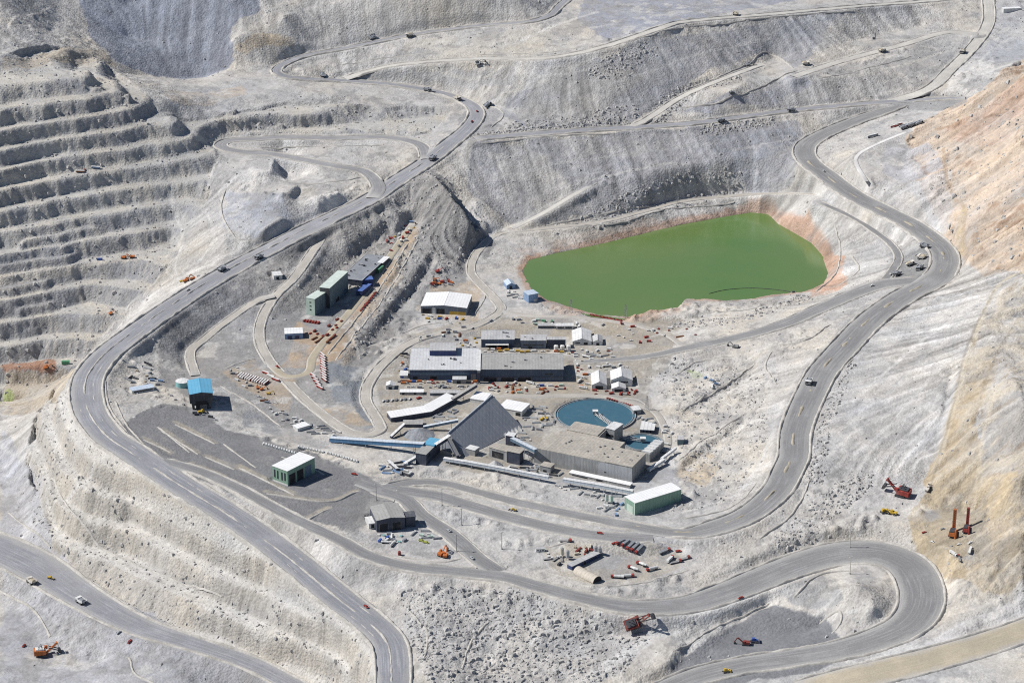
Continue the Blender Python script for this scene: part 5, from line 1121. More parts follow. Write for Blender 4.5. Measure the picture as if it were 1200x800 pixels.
# ------------------------------------------------------------------ round thickener tanks
def ring_wall(r0, r1, z0, z1, n=72):
    m = MB(); bm = m.bm; A = []
    for i in range(n):
        c, s_ = math.cos(2*math.pi*i/n), math.sin(2*math.pi*i/n)
        A.append([bm.verts.new((r*c, r*s_, z)) for r, z in ((r1, z0), (r1, z1), (r0, z1), (r0, z0))])
    for i in range(n):
        a, b = A[i], A[(i+1) % n]
        for k in range(3): bm.faces.new((a[k], b[k], b[k+1], a[k+1]))
    return m
def thickener(label, c, r, ang, blen, hutpos):
    t = thing("thickener_tank", label, "tank", (c.x, c.y, c.z - 2))
    ring_wall(r - .7, r + .7, -2, 2.2).build("tank_wall", "concrete", t)
    m = MB(); m.prism([((r-.65)*math.cos(2*math.pi*i/72), (r-.65)*math.sin(2*math.pi*i/72)) for i in range(72)], 0.5, 1.4, 'z'); m.build("slurry", "tank_water", t)
    ring_wall(r - 3.2, r - 2.6, .9, 1.9).build("launder", "steel", t)
    d = Vector((math.cos(ang), math.sin(ang), 0)); n = Vector((-d.y, d.x, 0)); b = MB()
    for s_ in (-1, 1):
        b.tube(n*2.2*s_ + Vector((0,0,4)), d*blen + n*2.2*s_ + Vector((0,0,4)), .35, n=4); b.tube(n*2.2*s_ + Vector((0,0,6)), d*blen + n*2.2*s_ + Vector((0,0,6)), .25, n=4)
        k = 0
        while k < blen: b.tube(d*k + n*2.2*s_ + Vector((0,0,4)), d*min(k+5, blen) + n*2.2*s_ + Vector((0,0,6)), .15, n=4); k += 5
    k = 0
    while k < blen: b.tube(d*k + n*2.2 + Vector((0,0,4)), d*k - n*2.2 + Vector((0,0,4)), .2, n=4); k += 4
    b.build("bridge", "white", t)
    f = MB(); f.hexa([tuple(n*-.9+Vector((0,0,4.2))), tuple(d*blen+n*-.9+Vector((0,0,4.2))), tuple(d*blen+n*.9+Vector((0,0,4.2))), tuple(n*.9+Vector((0,0,4.2))), tuple(n*-.9+Vector((0,0,4.4))), tuple(d*blen+n*-.9+Vector((0,0,4.4))), tuple(d*blen+n*.9+Vector((0,0,4.4))), tuple(n*.9+Vector((0,0,4.4)))]); f.build("walkway", "dark_steel", t)
    MB().tube((0,0,0), (0,0,4), 1.6, n=12).build("centre_column", "grey", t)
    MB().box(-3.2, 3.2, -3.2, 3.2, 4.1, 7.6).build("drive_house", "grey_wall", t); MB().box(-3.6, 3.6, -3.6, 3.6, 7.62, 8).build("drive_house_roof", "white_roof", t)
    p = MB()
    for i in range(0, 72, 2):
        a = 2*math.pi*i/72; p.tube(((r+.4)*math.cos(a), (r+.4)*math.sin(a), 2), ((r+.4)*math.cos(a), (r+.4)*math.sin(a), 3.2), .08, n=4)
    for i in range(72):
        a, b_ = 2*math.pi*i/72, 2*math.pi*(i+1)/72; p.tube(((r+.4)*math.cos(a), (r+.4)*math.sin(a), 3.2), ((r+.4)*math.cos(b_), (r+.4)*math.sin(b_), 3.2), .08, n=4)
    p.build("handrail", "steel", t)
    return t
thickener("large round thickener tank of blue slurry with one bridge to its middle", TH1, TH1_R, R(-62), 50, None)
thickener("small round thickener tank of blue slurry beside the sawtooth building", TH2, TH2_R, R(165), 27, None)
# ------------------------------------------------------------------ machines, vehicles, stores
RIDX = {r[0]: i for i, r in enumerate(ROADS)}
def spot(px, py):
    """Standing point under a picture point: on a road sheet where there is one, else on the ground; with the road's direction."""
    g = ground(px, py); best = None
    for n, (w, hws) in ROAD_GEO.items():
        d = np.hypot(w[:, 0] - g.x, w[:, 1] - g.y); k = int(np.argmin(d))
        if d[k] < hws[k] - 0.5:
            z = w[k, 2] + 0.04 * RIDX[n] + 0.25 * (1 - (d[k] / hws[k]) ** 2)
            a = w[max(k - 2, 0)]; b = w[min(k + 2, len(w) - 1)]; hd = math.atan2(b[1] - a[1], b[0] - a[0])
            if best is None or z > best[0]: best = (z, hd, (b[2] - a[2]) / (math.hypot(b[0] - a[0], b[1] - a[1]) + 1e-6))
    if best:
        # walk back along the sight line to the road sheet's height
        p = Vector(P(px, py, best[0])); return p, best[1]
    return g, None
def normal_at(x, y, e=3.0):
    zx = (hfield(np.array([x + e]), np.array([y])) - hfield(np.array([x - e]), np.array([y])))[0] / (2 * e)
    zy = (hfield(np.array([x]), np.array([y + e])) - hfield(np.array([x]), np.array([y - e])))[0] / (2 * e)
    n = Vector((-zx, -zy, 1)); return n.normalized()
PROTO, PTREE = {}, {}
ITEMS = []
def wheel(parent, x, y0, y1, r, n=12, hub=True):
    w = MB().tube((x, y0, r), (x, y1, r), r, n=n).build("wheel", "rubber", parent)
    if hub:
        s = 1 if y1 > 0 else -1; o = max(y0, y1) if s > 0 else min(y0, y1)
        MB().tube((x, o, r), (x, o + .06 * s, r), r * .5, n=8).build("rim", "grey", w)
def mk_haul_truck(c):
    t = thing("haul_truck", "", "haul truck", (0,0,0))
    MB().box(-6, 5.6, -1.5, 1.5, 1.5, 2.6).box(4.6, 6.3, -3.4, 3.4, 1.6, 2.5).build("chassis", "grey", t)
    b = MB(); b.prism([(-7.2,4.4),(-6.2,3.4),(-1.2,2.7),(2.5,3.1),(3.1,5.5),(6.5,5.8),(6.5,6.2),(2.7,6.2),(2.1,5.9),(-6.9,5.6)], -4.0, -3.6, 'y'); b.prism([(-7.2,4.4),(-6.2,3.4),(-1.2,2.7),(2.5,3.1),(3.1,5.5),(6.5,5.8),(6.5,6.2),(2.7,6.2),(2.1,5.9),(-6.9,5.6)], 3.6, 4.0, 'y')
    b.prism([(-7.2,4.4),(-6.2,3.4),(-1.2,2.7),(2.5,3.1),(3.1,5.5),(6.5,5.8),(6.5,6.2),(2.7,6.2),(2.2,3.6),(-1.2,3.2),(-6.2,4.0),(-7.0,4.8)], -3.6, 3.6, 'y')
    b = b.build("dump_body", c, t)
    MB().hexa([(-6,-3.4,4.1),(1.9,-3.4,3.8),(1.9,3.4,3.8),(-6,3.4,4.1),(-4.4,-1.6,5.9),(.6,-1.6,6.1),(.6,1.8,6.2),(-4.6,1.4,5.8)]).build("load", "sand" if c == "dusty_white" else "slate_roof", b)
    k = MB().box(3.4, 5.4, .4, 3.0, 2.7, 5.0).build("cab", c, t); MB().box(5.41, 5.48, .6, 2.8, 3.7, 4.7).build("windscreen", "glass", k)
    MB().box(5.5, 6.0, -2.2, .2, 1.9, 4.2).build("radiator", "dark_steel", t)
    for y0, y1 in ((2.7, 3.9), (-3.9, -2.7)): wheel(t, 3.9, y0, y1, 1.85)
    for y0, y1 in ((1.6, 3.9), (-3.9, -1.6)): wheel(t, -3.2, y0, y1, 1.85)
    return t
def mk_pickup(c):
    t = thing("pickup", "", "pickup", (0,0,0))
    MB().box(-2.7, 2.7, -.95, .95, .55, 1.15).box(-2.7, -.75, -.95, -.85, 1.15, 1.5).box(-2.7, -.75, .85, .95, 1.15, 1.5).box(-2.7,-2.6,-.85,.85,1.15,1.5).build("body", c, t)
    k = MB().hexa([(-.8,-.9,1.15),(1.7,-.9,1.15),(1.7,.9,1.15),(-.8,.9,1.15),(-.6,-.8,1.95),(.9,-.8,1.95),(.9,.8,1.95),(-.6,.8,1.95)]).build("cab", c, t)
    MB().hexa([(1.62,-.8,1.25),(1.76,-.8,1.22),(1.76,.8,1.22),(1.62,.8,1.25),(.98,-.72,1.88),(1.1,-.72,1.9),(1.1,.72,1.9),(.98,.72,1.88)]).build("windscreen", "glass", k)
    for x in (1.75, -1.7):
        for s in (1, -1): wheel(t, x, .72*s, 1.0*s, .42, 10, False)
    return t
def mk_truck(c, bed):
    t = thing("truck", "", "truck", (0,0,0))
    MB().box(-7, 4.6, -.6, .6, .8, 1.15).build("chassis", "dark_steel", t)
    k = MB().hexa([(2.6,-1.25,.9),(5,-1.25,.9),(5,1.25,.9),(2.6,1.25,.9),(2.6,-1.2,3.1),(4.6,-1.2,3.1),(4.6,1.2,3.1),(2.6,1.2,3.1)]).build("cab", c, t); MB().box(4.75,4.95,-1.05,1.05,1.9,2.7).build("windscreen", "glass", k)
    if bed == "tank": MB().tube((-7, 0, 2.3), (2.0, 0, 2.3), 1.2, n=14).build("tank", "white", t)
    elif bed == "box": MB().box(-7, 2.2, -1.25, 1.25, 1.2, 3.6).build("box_body", "white", t)
    elif bed == "mixer": MB().tube((-6.5, 0, 2.6), (-3, 0, 2.6), .8, 1.5, 12).tube((-3, 0, 2.6), (2, 0, 2.2), 1.5, .8, 12).build("mixing_drum", "white", t)
    elif bed == "dump": MB().prism([(-7,1.2),(1.9,1.2),(2.2,2.9),(-7.2,2.6)], -1.25, 1.25).build("dump_body", "slate_roof", t)
    else: MB().box(-7, 2.2, -1.25, 1.25, 1.2, 1.5).box(1.9, 2.2, -1.25, 1.25, 1.5, 2.6).build("flat_bed", "grey", t)
    for x in (3.6, -3.9, -5.3):
        for s in (1, -1): wheel(t, x, .75*s, 1.25*s, .55, 10, False)
    return t
def mk_trailer(c, top="white"):
    t = thing("trailer", "", "trailer", (0,0,0))
    MB().box(-6.5, 6.5, -1.3, 1.3, 1.0, 3.3).build("box_body", c, t); MB().box(-6.55, 6.55, -1.1, 1.1, 3.32, 3.5).build("roof", top, t)
    MB().box(-6.62, -6.51, -1.1, 1.1, 1.2, 3.1).build("door", "white", t)
    for x in (-5, -3.8):
        for s in (1, -1): wheel(t, x, .8*s, 1.25*s, .5, 10, False)
    MB().box(4.2, 4.5, -.9, .9, 0, 1.0).build("landing_leg", "dark_steel", t)
    return t
def mk_container(c):
    t = thing("container", "", "container", (0,0,0)); m = MB(); m.box(-3.05, 3.05, -1.2, 1.2, .12, 2.6)
    for k in range(12):
        x = -2.8 + k * .5; m.box(x, x + .25, -1.26, -1.2, .3, 2.45); m.box(x, x + .25, 1.2, 1.26, .3, 2.45)
    m.build("shell", c, t); d = MB().box(3.06, 3.12, -1.1, 1.1, .25, 2.5).build("door", c, t); MB().box(3.13, 3.19, -.08, .08, .4, 2.4).build("lock_bar", "steel", d)
    return t
def mk_cabin(c):
    t = thing("site_cabin", "", "cabin", (0,0,0)); MB().box(-4, 4, -1.6, 1.6, 0, 2.7).build("wall", c, t); MB().box(-4.2, 4.2, -1.8, 1.8, 2.72, 2.95).build("roof", "light_roof", t)
    MB().box(-.5, .5, -1.67, -1.6, 0, 2.1).build("door", "grey", t)
    for x in (-3, 1.6): MB().box(x, x + 1.4, -1.67, -1.6, 1, 2).build("window", "glass", t)
    return t
def mk_pipe_bundle(c):
    t = thing("pipe_bundle", "", "pipes", (0,0,0)); m = MB()
    for z, n in ((.35, 5), (.95, 4), (1.55, 3)):
        for k in range(n): y = (k - (n - 1) / 2) * .66; m.tube((-5.5, y, z), (5.5, y, z), .32, n=8)
    m.build("pipes", c, t); 
    b = MB().box(-3, -2.7, -1.9, 1.9, 0, .06).build("bearer", "wood", t)
    return t
def mk_tank(c):
    t = thing("storage_tank", "", "tank", (0,0,0)); MB().tube((0,0,-.5), (0,0,8), 3.0, n=20).build("shell", c, t); MB().tube((0,0,8.02), (0,0,9.1), 3.05, .5, 20).build("lid", c, t); MB().tube((3.1,0,0), (3.1,0,8.4), .12, n=4).build("ladder", "steel", t)
    return t
def mk_excavator(c):
    t = thing("excavator", "", "excavator", (0,0,0))
    for s in (1, -1): MB().prism([(-2.6,.4),(-2.2,0),(2.2,0),(2.6,.4),(2.4,1.1),(-2.4,1.1)], s*1.0, s*1.8).build("track", "dark_steel", t)
    MB().box(-3.0, 1.7, -1.6, 1.6, 1.25, 2.7).build("house", c, t); k = MB().box(.4, 2.2, .5, 1.65, 2.0, 3.4).build("cab", c, t); MB().box(2.21, 2.26, .6, 1.55, 2.2, 3.3).build("windscreen", "glass", k)
    MB().hexa([(1.4,-.4,1.9),(2.2,-.4,1.7),(2.2,.2,1.7),(1.4,.2,1.9),(5.2,-.4,5.4),(6.0,-.4,4.9),(6.0,.2,4.9),(5.2,.2,5.4)]).build("boom", c, t)
    MB().hexa([(5.3,-.35,5.4),(6.1,-.35,5.2),(6.1,.15,5.2),(5.3,.15,5.4),(7.6,-.3,1.6),(8.2,-.3,1.8),(8.2,.1,1.8),(7.6,.1,1.6)]).build("dipper_stick", c, t)
    MB().prism([(7.4,1.7),(8.3,1.8),(8.4,.5),(7.2,.1),(6.8,.7)], -.9, .7).build("bucket", "dark_steel", t)
    return t
def mk_wheel_loader(c):
    t = thing("wheel_loader", "", "wheel loader", (0,0,0)); MB().box(-4.2, -.2, -1.4, 1.4, 1.2, 2.8).box(-.2, 2.4, -1.0, 1.0, 1.1, 2.0).build("body", c, t); k = MB().box(-.9, .9, -1, 1, 2.4, 4.1).build("cab", c, t); MB().box(.91, .96, -.85, .85, 2.8, 3.9).build("windscreen", "glass", k)
    for s in (1, -1): MB().hexa([(1.6,s*.9,2),(2.2,s*.9,1.8),(2.2,s*1.2,1.8),(1.6,s*1.2,2),(4.4,s*.9,1.2),(4.7,s*.9,.9),(4.7,s*1.2,.9),(4.4,s*1.2,1.2)]).build("lift_arm", c, t)
    MB().prism([(4.4,.2),(6.2,.1),(6.3,.4),(5.0,.8),(4.7,1.8),(4.3,1.8)], -1.9, 1.9).build("bucket", "dark_steel", t)
    for x in (-2.6, 2.0):
        for s in (1, -1): wheel(t, x, 1.0*s, 1.8*s, 1.1)
    return t
def mk_dozer(c):
    t = thing("bulldozer", "", "bulldozer", (0,0,0))
    for s in (1, -1): MB().prism([(-3,.5),(-2.5,0),(2.5,0),(3,.5),(2.2,1.5),(-2.4,1.5)], s*1.1, s*1.9).build("track", "dark_steel", t)
    MB().box(-2.4, 2.6, -1.0, 1.0, 1.0, 2.6).build("body", c, t); MB().box(-1.8, .3, -1.0, 1.0, 2.62, 4.0).build("cab", c, t); MB().prism([(3.6,.1),(4.0,.1),(4.3,1.0),(4.0,2.2),(3.7,2.2),(3.9,1.0)], -2.6, 2.6).build("blade", c, t); MB().box(-3.6, -2.4, -.3, .3, .8, 1.8).build("ripper", "dark_steel", t)
    for s in (1, -1): MB().box(.5, 3.8, s*2.0, s*2.3, .7, 1.1).build("push_arm", "dark_steel", t)
    return t
def mk_grader(c):
    t = thing("road_grader", "", "grader", (0,0,0)); MB().box(-4.5, -1.2, -1.1, 1.1, 1.2, 2.6).box(-1.2, 5, -.3, .3, 1.8, 2.4).build("frame", c, t); MB().box(-1.4, .5, -1, 1, 2.4, 3.8).build("cab", c, t); MB().hexa([(.6,-2.2,.1),(1.0,-2.2,.1),(2.4,2.2,.1),(2.0,2.2,.1),(.6,-2.2,.9),(1.0,-2.2,.9),(2.4,2.2,.9),(2.0,2.2,.9)]).build("blade", "steel", t)
    for x in (-3.8, -2.0, 4.6):
        for s in (1, -1): wheel(t, x, .9*s, 1.5*s, .8)
    return t
def mk_shovel(c, up=1.0):
    """Electric rope shovel."""
    t = thing("mining_shovel", "", "mining shovel", (0,0,0))
    for s in (1, -1): MB().prism([(-5,1),(-4.3,0),(4.3,0),(5,1),(4.3,2.3),(-4.3,2.3)], s*2.2, s*4.4).build("track", "dark_steel", t)
    MB().box(-2.5, 2.5, -2.2, 2.2, 1, 2.9).build("carbody", "dark_steel", t)
    h = MB(); h.box(-8.5, 3.2, -4.4, 4.4, 3.0, 7.6); h.box(-8.5, -5.5, -4.6, 4.6, 2.8, 5.6); h = h.build("house", c, t)
    MB().box(-7, 1.5, -3.2, 3.2, 7.62, 8.8).build("roof_box", "dark_steel" if c != "orange" else "white", h)
    k = MB().box(2.2, 5.2, 2.4, 4.6, 6.2, 9.4).build("cab", c, t); MB().box(5.21, 5.3, 2.6, 4.4, 7.2, 9.1).build("windscreen", "glass", k)
    b = MB()
    for s in (1, -1): b.hexa([(3,s*1.0,3.2),(4.4,s*1.0,3.0),(4.4,s*1.7,3.0),(3,s*1.7,3.2),(13.4,s*.6,13.6),(14.4,s*.6,13.0),(14.4,s*1.2,13.0),(13.4,s*1.2,13.6)])
    b.box(8, 9.2, -1.6, 1.6, 8.0, 9.2); b.tube((13.9,-1.5,13.4), (13.9,1.5,13.4), 1.1, n=12); b.build("boom", c, t)
    g = MB()
    for s in (1, -1): g.tube((0,s*2,7.6), (-1.5,s*1.2,12.5), .3, n=4); g.tube((-5,s*2,7.6), (-1.5,s*1.2,12.5), .3, n=4); g.tube((-1.5,s*1.2,12.5), (13.6,s*1.2,13.8), .12, n=4)
    g.build("gantry", "dark_steel", t)
    st = MB()
    for s in (1, -1): st.hexa([(5.5,s*1.9,10.3),(5.7,s*1.9,9.3),(5.7,s*2.4,9.3),(5.5,s*2.4,10.3),(15.6,s*1.9,6.6),(15.6,s*1.9,5.5),(15.6,s*2.4,5.5),(15.6,s*2.4,6.6)])
    st.build("dipper_stick", "dark_steel", t)
    MB().prism([(15.2,7.4),(17.6,7.0),(18.8,3.0),(17.0,2.6),(15.0,4.6)], -2.4, 2.4).build("bucket", "dark_steel", t)
    r = MB()
    for s in (1, -1): r.tube((14.6,s*.8,13.2), (16.6,s*.8,7.2), .1, n=4)
    r.build("hoist_rope", "dark_steel", t)
    return t
def mk_drill(c):
    t = thing("drill_rig", "", "drill rig", (0,0,0))
    for s in (1, -1): MB().prism([(-4.5,.6),(-4,0),(4,0),(4.5,.6),(4,1.6),(-4,1.6)], s*1.8, s*3.0).build("track", "dark_steel", t)
    MB().box(-6, 3.5, -2.4, 2.4, 1.8, 5.2).build("house", c, t); MB().box(3.6, 6, -1.6, 1.6, 1.8, 4.6).build("cab", c, t)
    m = MB()
    for x, y in ((4.2,-1.1),(4.2,1.1),(6.2,-1.1),(6.2,1.1)): m.tube((x,y,1), (x,y,22), .3, n=4)
    for k in range(10):
        z = 2 + k * 2; m.tube((4.2,-1.1,z), (4.2,1.1,z+2), .16, n=4); m.tube((6.2,-1.1,z), (6.2,1.1,z+2), .16, n=4); m.tube((4.2,-1.1,z), (6.2,-1.1,z+2), .16, n=4); m.tube((4.2,1.1,z), (6.2,1.1,z+2), .16, n=4)
    m.box(4.0, 6.4, -1.3, 1.3, 21.6, 22.6); m.box(4.6,5.8,-.7,.7,3,21); m.build("mast", c, t)
    MB().box(-5.5, 2.5, -2.0, 2.0, 5.22, 6.2).build("engine_deck", "dark_steel", t); MB().tube((-6,-3.6,.2), (-6,-3.6,9), .9, n=8).build("pipe_rack", c, t)
    MB().box(6.01, 6.1, -1.3, 1.3, 2.8, 4.3).build("windscreen", "glass", t)
    return t
def mk_pole(c, h=22.0):
    t = thing("light_pole", "", "light pole", (0,0,0)); MB().tube((0,0,-1), (0,0,h), .45, .25, 8).build("pole", c, t); MB().box(-2.2, 2.2, -.2, .2, h - .6, h - .2).build("crossarm", c, t)
    for x in (-1.9, -.7, .7, 1.9): MB().box(x-.35, x+.35, -.55, -.21, h-.5, h+.3).build("lamp", "white", t)
    MB().box(-1, 1, -1, 1, -1, .8).build("base", "concrete", t); return t
def mk_pylon(c):
    t = thing("power_pylon", "", "pylon", (0,0,0)); m = MB()
    for x, y in ((-2,-2),(2,-2),(2,2),(-2,2)): m.tube((x,y,-1), (x*.2,y*.2,20), .22, .16, 4)
    for k in range(8):
        f0, f1 = 1 - k * .1, 1 - (k + 1) * .1; z0, z1 = k * 2.5, (k + 1) * 2.5
        for (ax, ay), (bx, by) in (((-2,-2),(2,-2)),((2,-2),(2,2)),((2,2),(-2,2)),((-2,2),(-2,-2))): m.tube((ax*f0,ay*f0,z0), (bx*f1,by*f1,z1), .12, n=4)
    m.build("tower", c, t)
    for z in (15, 18): MB().tube((-4,0,z), (4,0,z), .18, n=4).build("crossarm", c, t)
    return t
def mk_block(c):
    t = MB().prism([(-1.1,0),(1.1,0),(.9,.8),(.7,1.9),(-.7,1.9),(-.9,.8)], -2.0, 2.0).build("concrete_block", c, None, .06); t["category"] = "block"; return t
def mk_pallet(c):
    t = thing("pallet_stack", "", "pallets", (0,0,0)); MB().box(-1.6, 1.6, -1.2, 1.2, 0, .25).build("pallet", "wood", t); MB().box(-1.5, 1.5, -1.1, 1.1, .27, 1.7).build("wrapped_load", c, t, .08); return t
def mk_silo(c):
    t = thing("cement_silo", "", "silo", (0,0,0)); MB().tube((0,0,3.4), (0,0,11), 2.2, n=18).tube((0,0,1.6), (0,0,3.4), .5, 2.2, 18).build("shell", c, t); MB().tube((0,0,11.02), (0,0,11.8), 2.2, .8, 18).build("lid", "grey", t)
    for x, y in ((-1.5,-1.5),(1.5,-1.5),(1.5,1.5),(-1.5,1.5)): MB().tube((x,y,-.5), (x,y,3.6), .2, n=6).build("leg", "steel", t)
    return t
KIND = {"haul truck": mk_haul_truck, "pickup": mk_pickup, "trailer": mk_trailer, "container": mk_container, "cabin": mk_cabin, "pipe bundle": mk_pipe_bundle, "tank": mk_tank, "excavator": mk_excavator, "wheel loader": mk_wheel_loader, "bulldozer": mk_dozer, "grader": mk_grader,
        "mining shovel": mk_shovel, "drill rig": mk_drill, "light pole": mk_pole, "pylon": mk_pylon, "concrete block": mk_block, "pallet stack": mk_pallet, "silo": mk_silo,
        "tank truck": lambda c: mk_truck(c, "tank"), "box truck": lambda c: mk_truck(c, "box"), "mixer truck": lambda c: mk_truck(c, "mixer"), "flatbed truck": lambda c: mk_truck(c, "flat"), "dump truck": lambda c: mk_truck(c, "dump")}
CNAME = {"dusty_white": "dusty white", "yellow_machine": "yellow", "dark_red": "dark red", "slate_roof": "dark grey", "silver": "silver", "cobalt": "blue", "light_roof": "grey", "steel": "steel grey", "dark_steel": "black", "light_blue_wall": "pale blue", "sky_blue_roof": "light blue", "dusty_roof": "tan", "pale_green": "pale green"}
OCC = []
def put(kind, col, px, py, head, where, group=None, s=1.0, tilt=True, label=None):
    key = (kind, col)
    p, hr = spot(px, py)
    if key not in PROTO: PROTO[key] = KIND[kind](col); PTREE[key] = tree_of(PROTO[key]); o = PROTO[key]
    else: o = copy_tree(PROTO[key], None, PTREE[key])
    hd = R(head) if head is not None else (hr if hr is not None else random.uniform(0, 6.28))
    if head is None and random.random() < .5: hd += math.pi
    o.location = p
    n = normal_at(p.x, p.y) if tilt else Vector((0, 0, 1)); n = n.lerp(Vector((0, 0, 1)), .25).normalized()
    fx = Vector((math.cos(hd), math.sin(hd), 0)); fx = (fx - n * fx.dot(n)).normalized(); fy = n.cross(fx)
    o.rotation_euler = Matrix((fx, fy, n)).transposed().to_euler(); o.scale = (s, s, s)
    OCC.append((p.x, p.y)); ITEMS.append((o, kind, col, px, py, where, group, label)); return o
def row(kind, cols, a, b, n, head, where, group=None, s=1.0, jit=0.0):
    for k in range(n):
        u = k / max(n - 1, 1); c = cols[k % len(cols)] if isinstance(cols, (list, tuple)) else cols
        put(kind, c, a[0] + (b[0] - a[0]) * u + random.uniform(-jit, jit), a[1] + (b[1] - a[1]) * u + random.uniform(-jit, jit) * .4, head + random.uniform(-6, 6), where, group, s)
def blocked(x, y, m=3.5):
    for d in BLD:
        v = Vector((x, y, 0)) - d["a"]; u, w = v.dot(d["ux"]), v.dot(d["uy"])
        DD = 93 if d["kind"] == "poly" else d["D"]
        if -m < u < d["L"] + m and -m < w < DD + m: return True
    for c, r in ((TH1, TH1_R), (TH2, TH2_R)):
        if math.hypot(x - c.x, y - c.y) < r + 3: return True
    return any(math.hypot(x - a, y - b) < 5.5 for a, b in OCC)
def fill(poly, n, kinds, where, head=None, group=None):
    """Stores set down one by one over a yard (picture polygon), clear of buildings and each other."""
    xs, ys = [p[0] for p in poly], [p[1] for p in poly]; done = 0
    for _ in range(n * 30):
        if done >= n: break
        px, py = random.uniform(min(xs), max(xs)), random.uniform(min(ys), max(ys))
        if not inpoly(poly, np.array([px]), np.array([py]))[0]: continue
        g = ground(px, py)
        if blocked(g.x, g.y): continue
        k, c = random.choice(kinds); put(k, c, px, py, (head if head is not None else random.choice([0, 90, 15, -20, 60])) + random.uniform(-8, 8), where, group); done += 1

T_, W_2 = "dusty_white", "slate_roof"
# haul trucks on the roads
for px, py, c, w in [(436,45,W_2,"on the upper switchback road, nearer its bend"),(480,43,T_,"on the upper switchback road"),(501,107,W_2,"before the upper bend of the rim road"),(536,117,T_,"entering the upper bend of the rim road"),(507,187,W_2,"on the rim road below the junction of the pale spur"),
  (378,90,W_2,"on the road above the grey pit benches"),(845,143,W_2,"on the straight road across the dumps above the lake"),(927,131,W_2,"on the straight dump road near its right fork"),(1034,61,T_,"on the pale upper terrace of the dumps"),(260,317,W_2,"on the rim road beside the orange excavator"),(303,303,W_2,"on the rim road above the valley bank"),
  (948,449,"white","alone on the wide haul road right of the plant"),(1083,290,W_2,"uppermost at the bend right of the lake"),(1081,303,T_,"in the middle of the lake bend trucks"),(1078,316,W_2,"lowest of the trucks at the bend right of the lake"),(1067,311,T_,"beside the trucks at the bend right of the lake"),
  (37,683,T_,"on the pit road at the lower left"),(95,706,"white","on the pit road below the near pit wall"),(1051,323,W_2,"at the mouth of the lake road"),(573,124,W_2,"outside the upper bend of the rim road"),(944,76,T_,"on the upper dump terrace by the spoil edge"),(862,18,T_,"on the topmost pale dump road"),(1128,62,T_,"on the pale road down the dump ridge")]:
    put("haul truck", c, px, py, None if (px, py) not in ((944,76),(573,124),(1067,311)) else 20, w)
for px, py, c, w in [(559,131,"red","inside the upper bend of the rim road"),(429,711,"red","on the rim road at the bottom"),(868,701,"red","on the loop road below the haul road"),(703,625,"red","on the wide haul road above the camp"),(415,556,"red","on the plateau beside the pale green workshop"),(152,752,"red","on the pit road"),(139,741,"silver","on the pit road"),(28,757,"red","beside the orange shovel in the pit"),
  (220,340,"white","on the rim road behind the orange excavator"),(213,330,"yellow_machine","on the rim road"),(553,143,"red","on the rim road below its upper bend"),(1043,322,"white","on the lake side road"),(690,300,"white","-"),(526,622,"silver","on the road behind the grey workshop"),(553,654,"silver","at the road fork below the orange machines"),
  (1022,335,"white","on the branch road below the lake"),(985,204,"white","on the haul road above the lake"),(965,201,"silver","on the haul road above the lake"),(99,200,"dark_red","on the pale ramp of the far pit wall"),(325,430,"red","entering the roundabout yard"),(790,420,"white","on the branch road behind the plant"),(575,376,"silver","on the tan road above the long halls"),(1075,299,"silver","among the haul trucks by the lake bend")]:
    if w != "-": put("pickup", c, px, py, None, w, s=1.25)
put("grader", "yellow_machine", 601, 598, 160, "on the wide haul road in front of the plant"); put("grader", "yellow_machine", 60, 678, -30, "behind the haul trucks on the pit road")
put("wheel loader", "yellow_machine", 237, 484, 20, "in front of the blue roofed crusher house", s=1.3); put("wheel loader", "yellow_machine", 1045, 602, 150, "below the red shovel", s=1.5); put("bulldozer", "yellow_machine", 1036, 600, 20, "left of the yellow wheel loader below the red shovel", s=1.4)
put("wheel loader", "dusty_white", 1088, 573, 60, "on the bank right of the red shovel", s=1.4)
put("mining shovel", "orange", 50, 768, 15, "in the pit at the lower left", s=1.15); put("mining shovel", "dark_red", 744, 731, 25, "at the rubble face below the loop road", s=1.3); put("mining shovel", "red", 1056, 580, 150, "on the slope left of the drill pad", s=1.3)
put("excavator", "orange", 219, 330, 10, "on the edge of the rim road", s=1.6); put("excavator", "orange", 226, 328, 200, "on the edge of the rim road", s=1.4)
put("excavator", "dark_red", 874, 755, 170, "on the dark floor inside the loop road", s=1.6); put("bulldozer", "cobalt", 884, 752, 0, "beside the dark red excavator inside the loop", s=1.4); put("bulldozer", "yellow_machine", 851, 787, 10, "at the bottom of the dark floor inside the loop", s=1.2)
put("excavator", "grey", 862, 407, 150, "on the edge of the branch road below the lake", s=1.5); put("excavator", "orange", 517, 650, 60, "at the tip of the road triangle, left of the pair", s=1.7); put("excavator", "orange", 522, 652, 80, "at the tip of the road triangle, right of the pair", s=1.5)
put("drill rig", "orange", 1116, 627, 70, "on the tan drill pad, larger of the two", s=1.35, tilt=False); put("drill rig", "red", 1132, 622, 70, "on the tan drill pad beside the orange one", s=1.2, tilt=False)
for px, py, k, c, hd, w in [(1118,650,"box truck","white",-60,"on the drill pad below the rigs"),(1124,654,"flatbed truck","red",90,"on the drill pad beside the white box truck"),(1137,645,"box truck","white",70,"on the drill pad near its right edge"),(1137,636,"pickup","white",20,"on the drill pad below the red rig"),(1083,624,"pickup","red",10,"at the left corner of the drill pad"),(1093,635,"pickup","white",-50,"on the left half of the drill pad"),(1105,620,"pickup","slate_roof",0,"left of the drill rigs"),(1124,638,"pickup","white",0,"just below the drill rigs")]: put(k, c, px, py, hd, w)
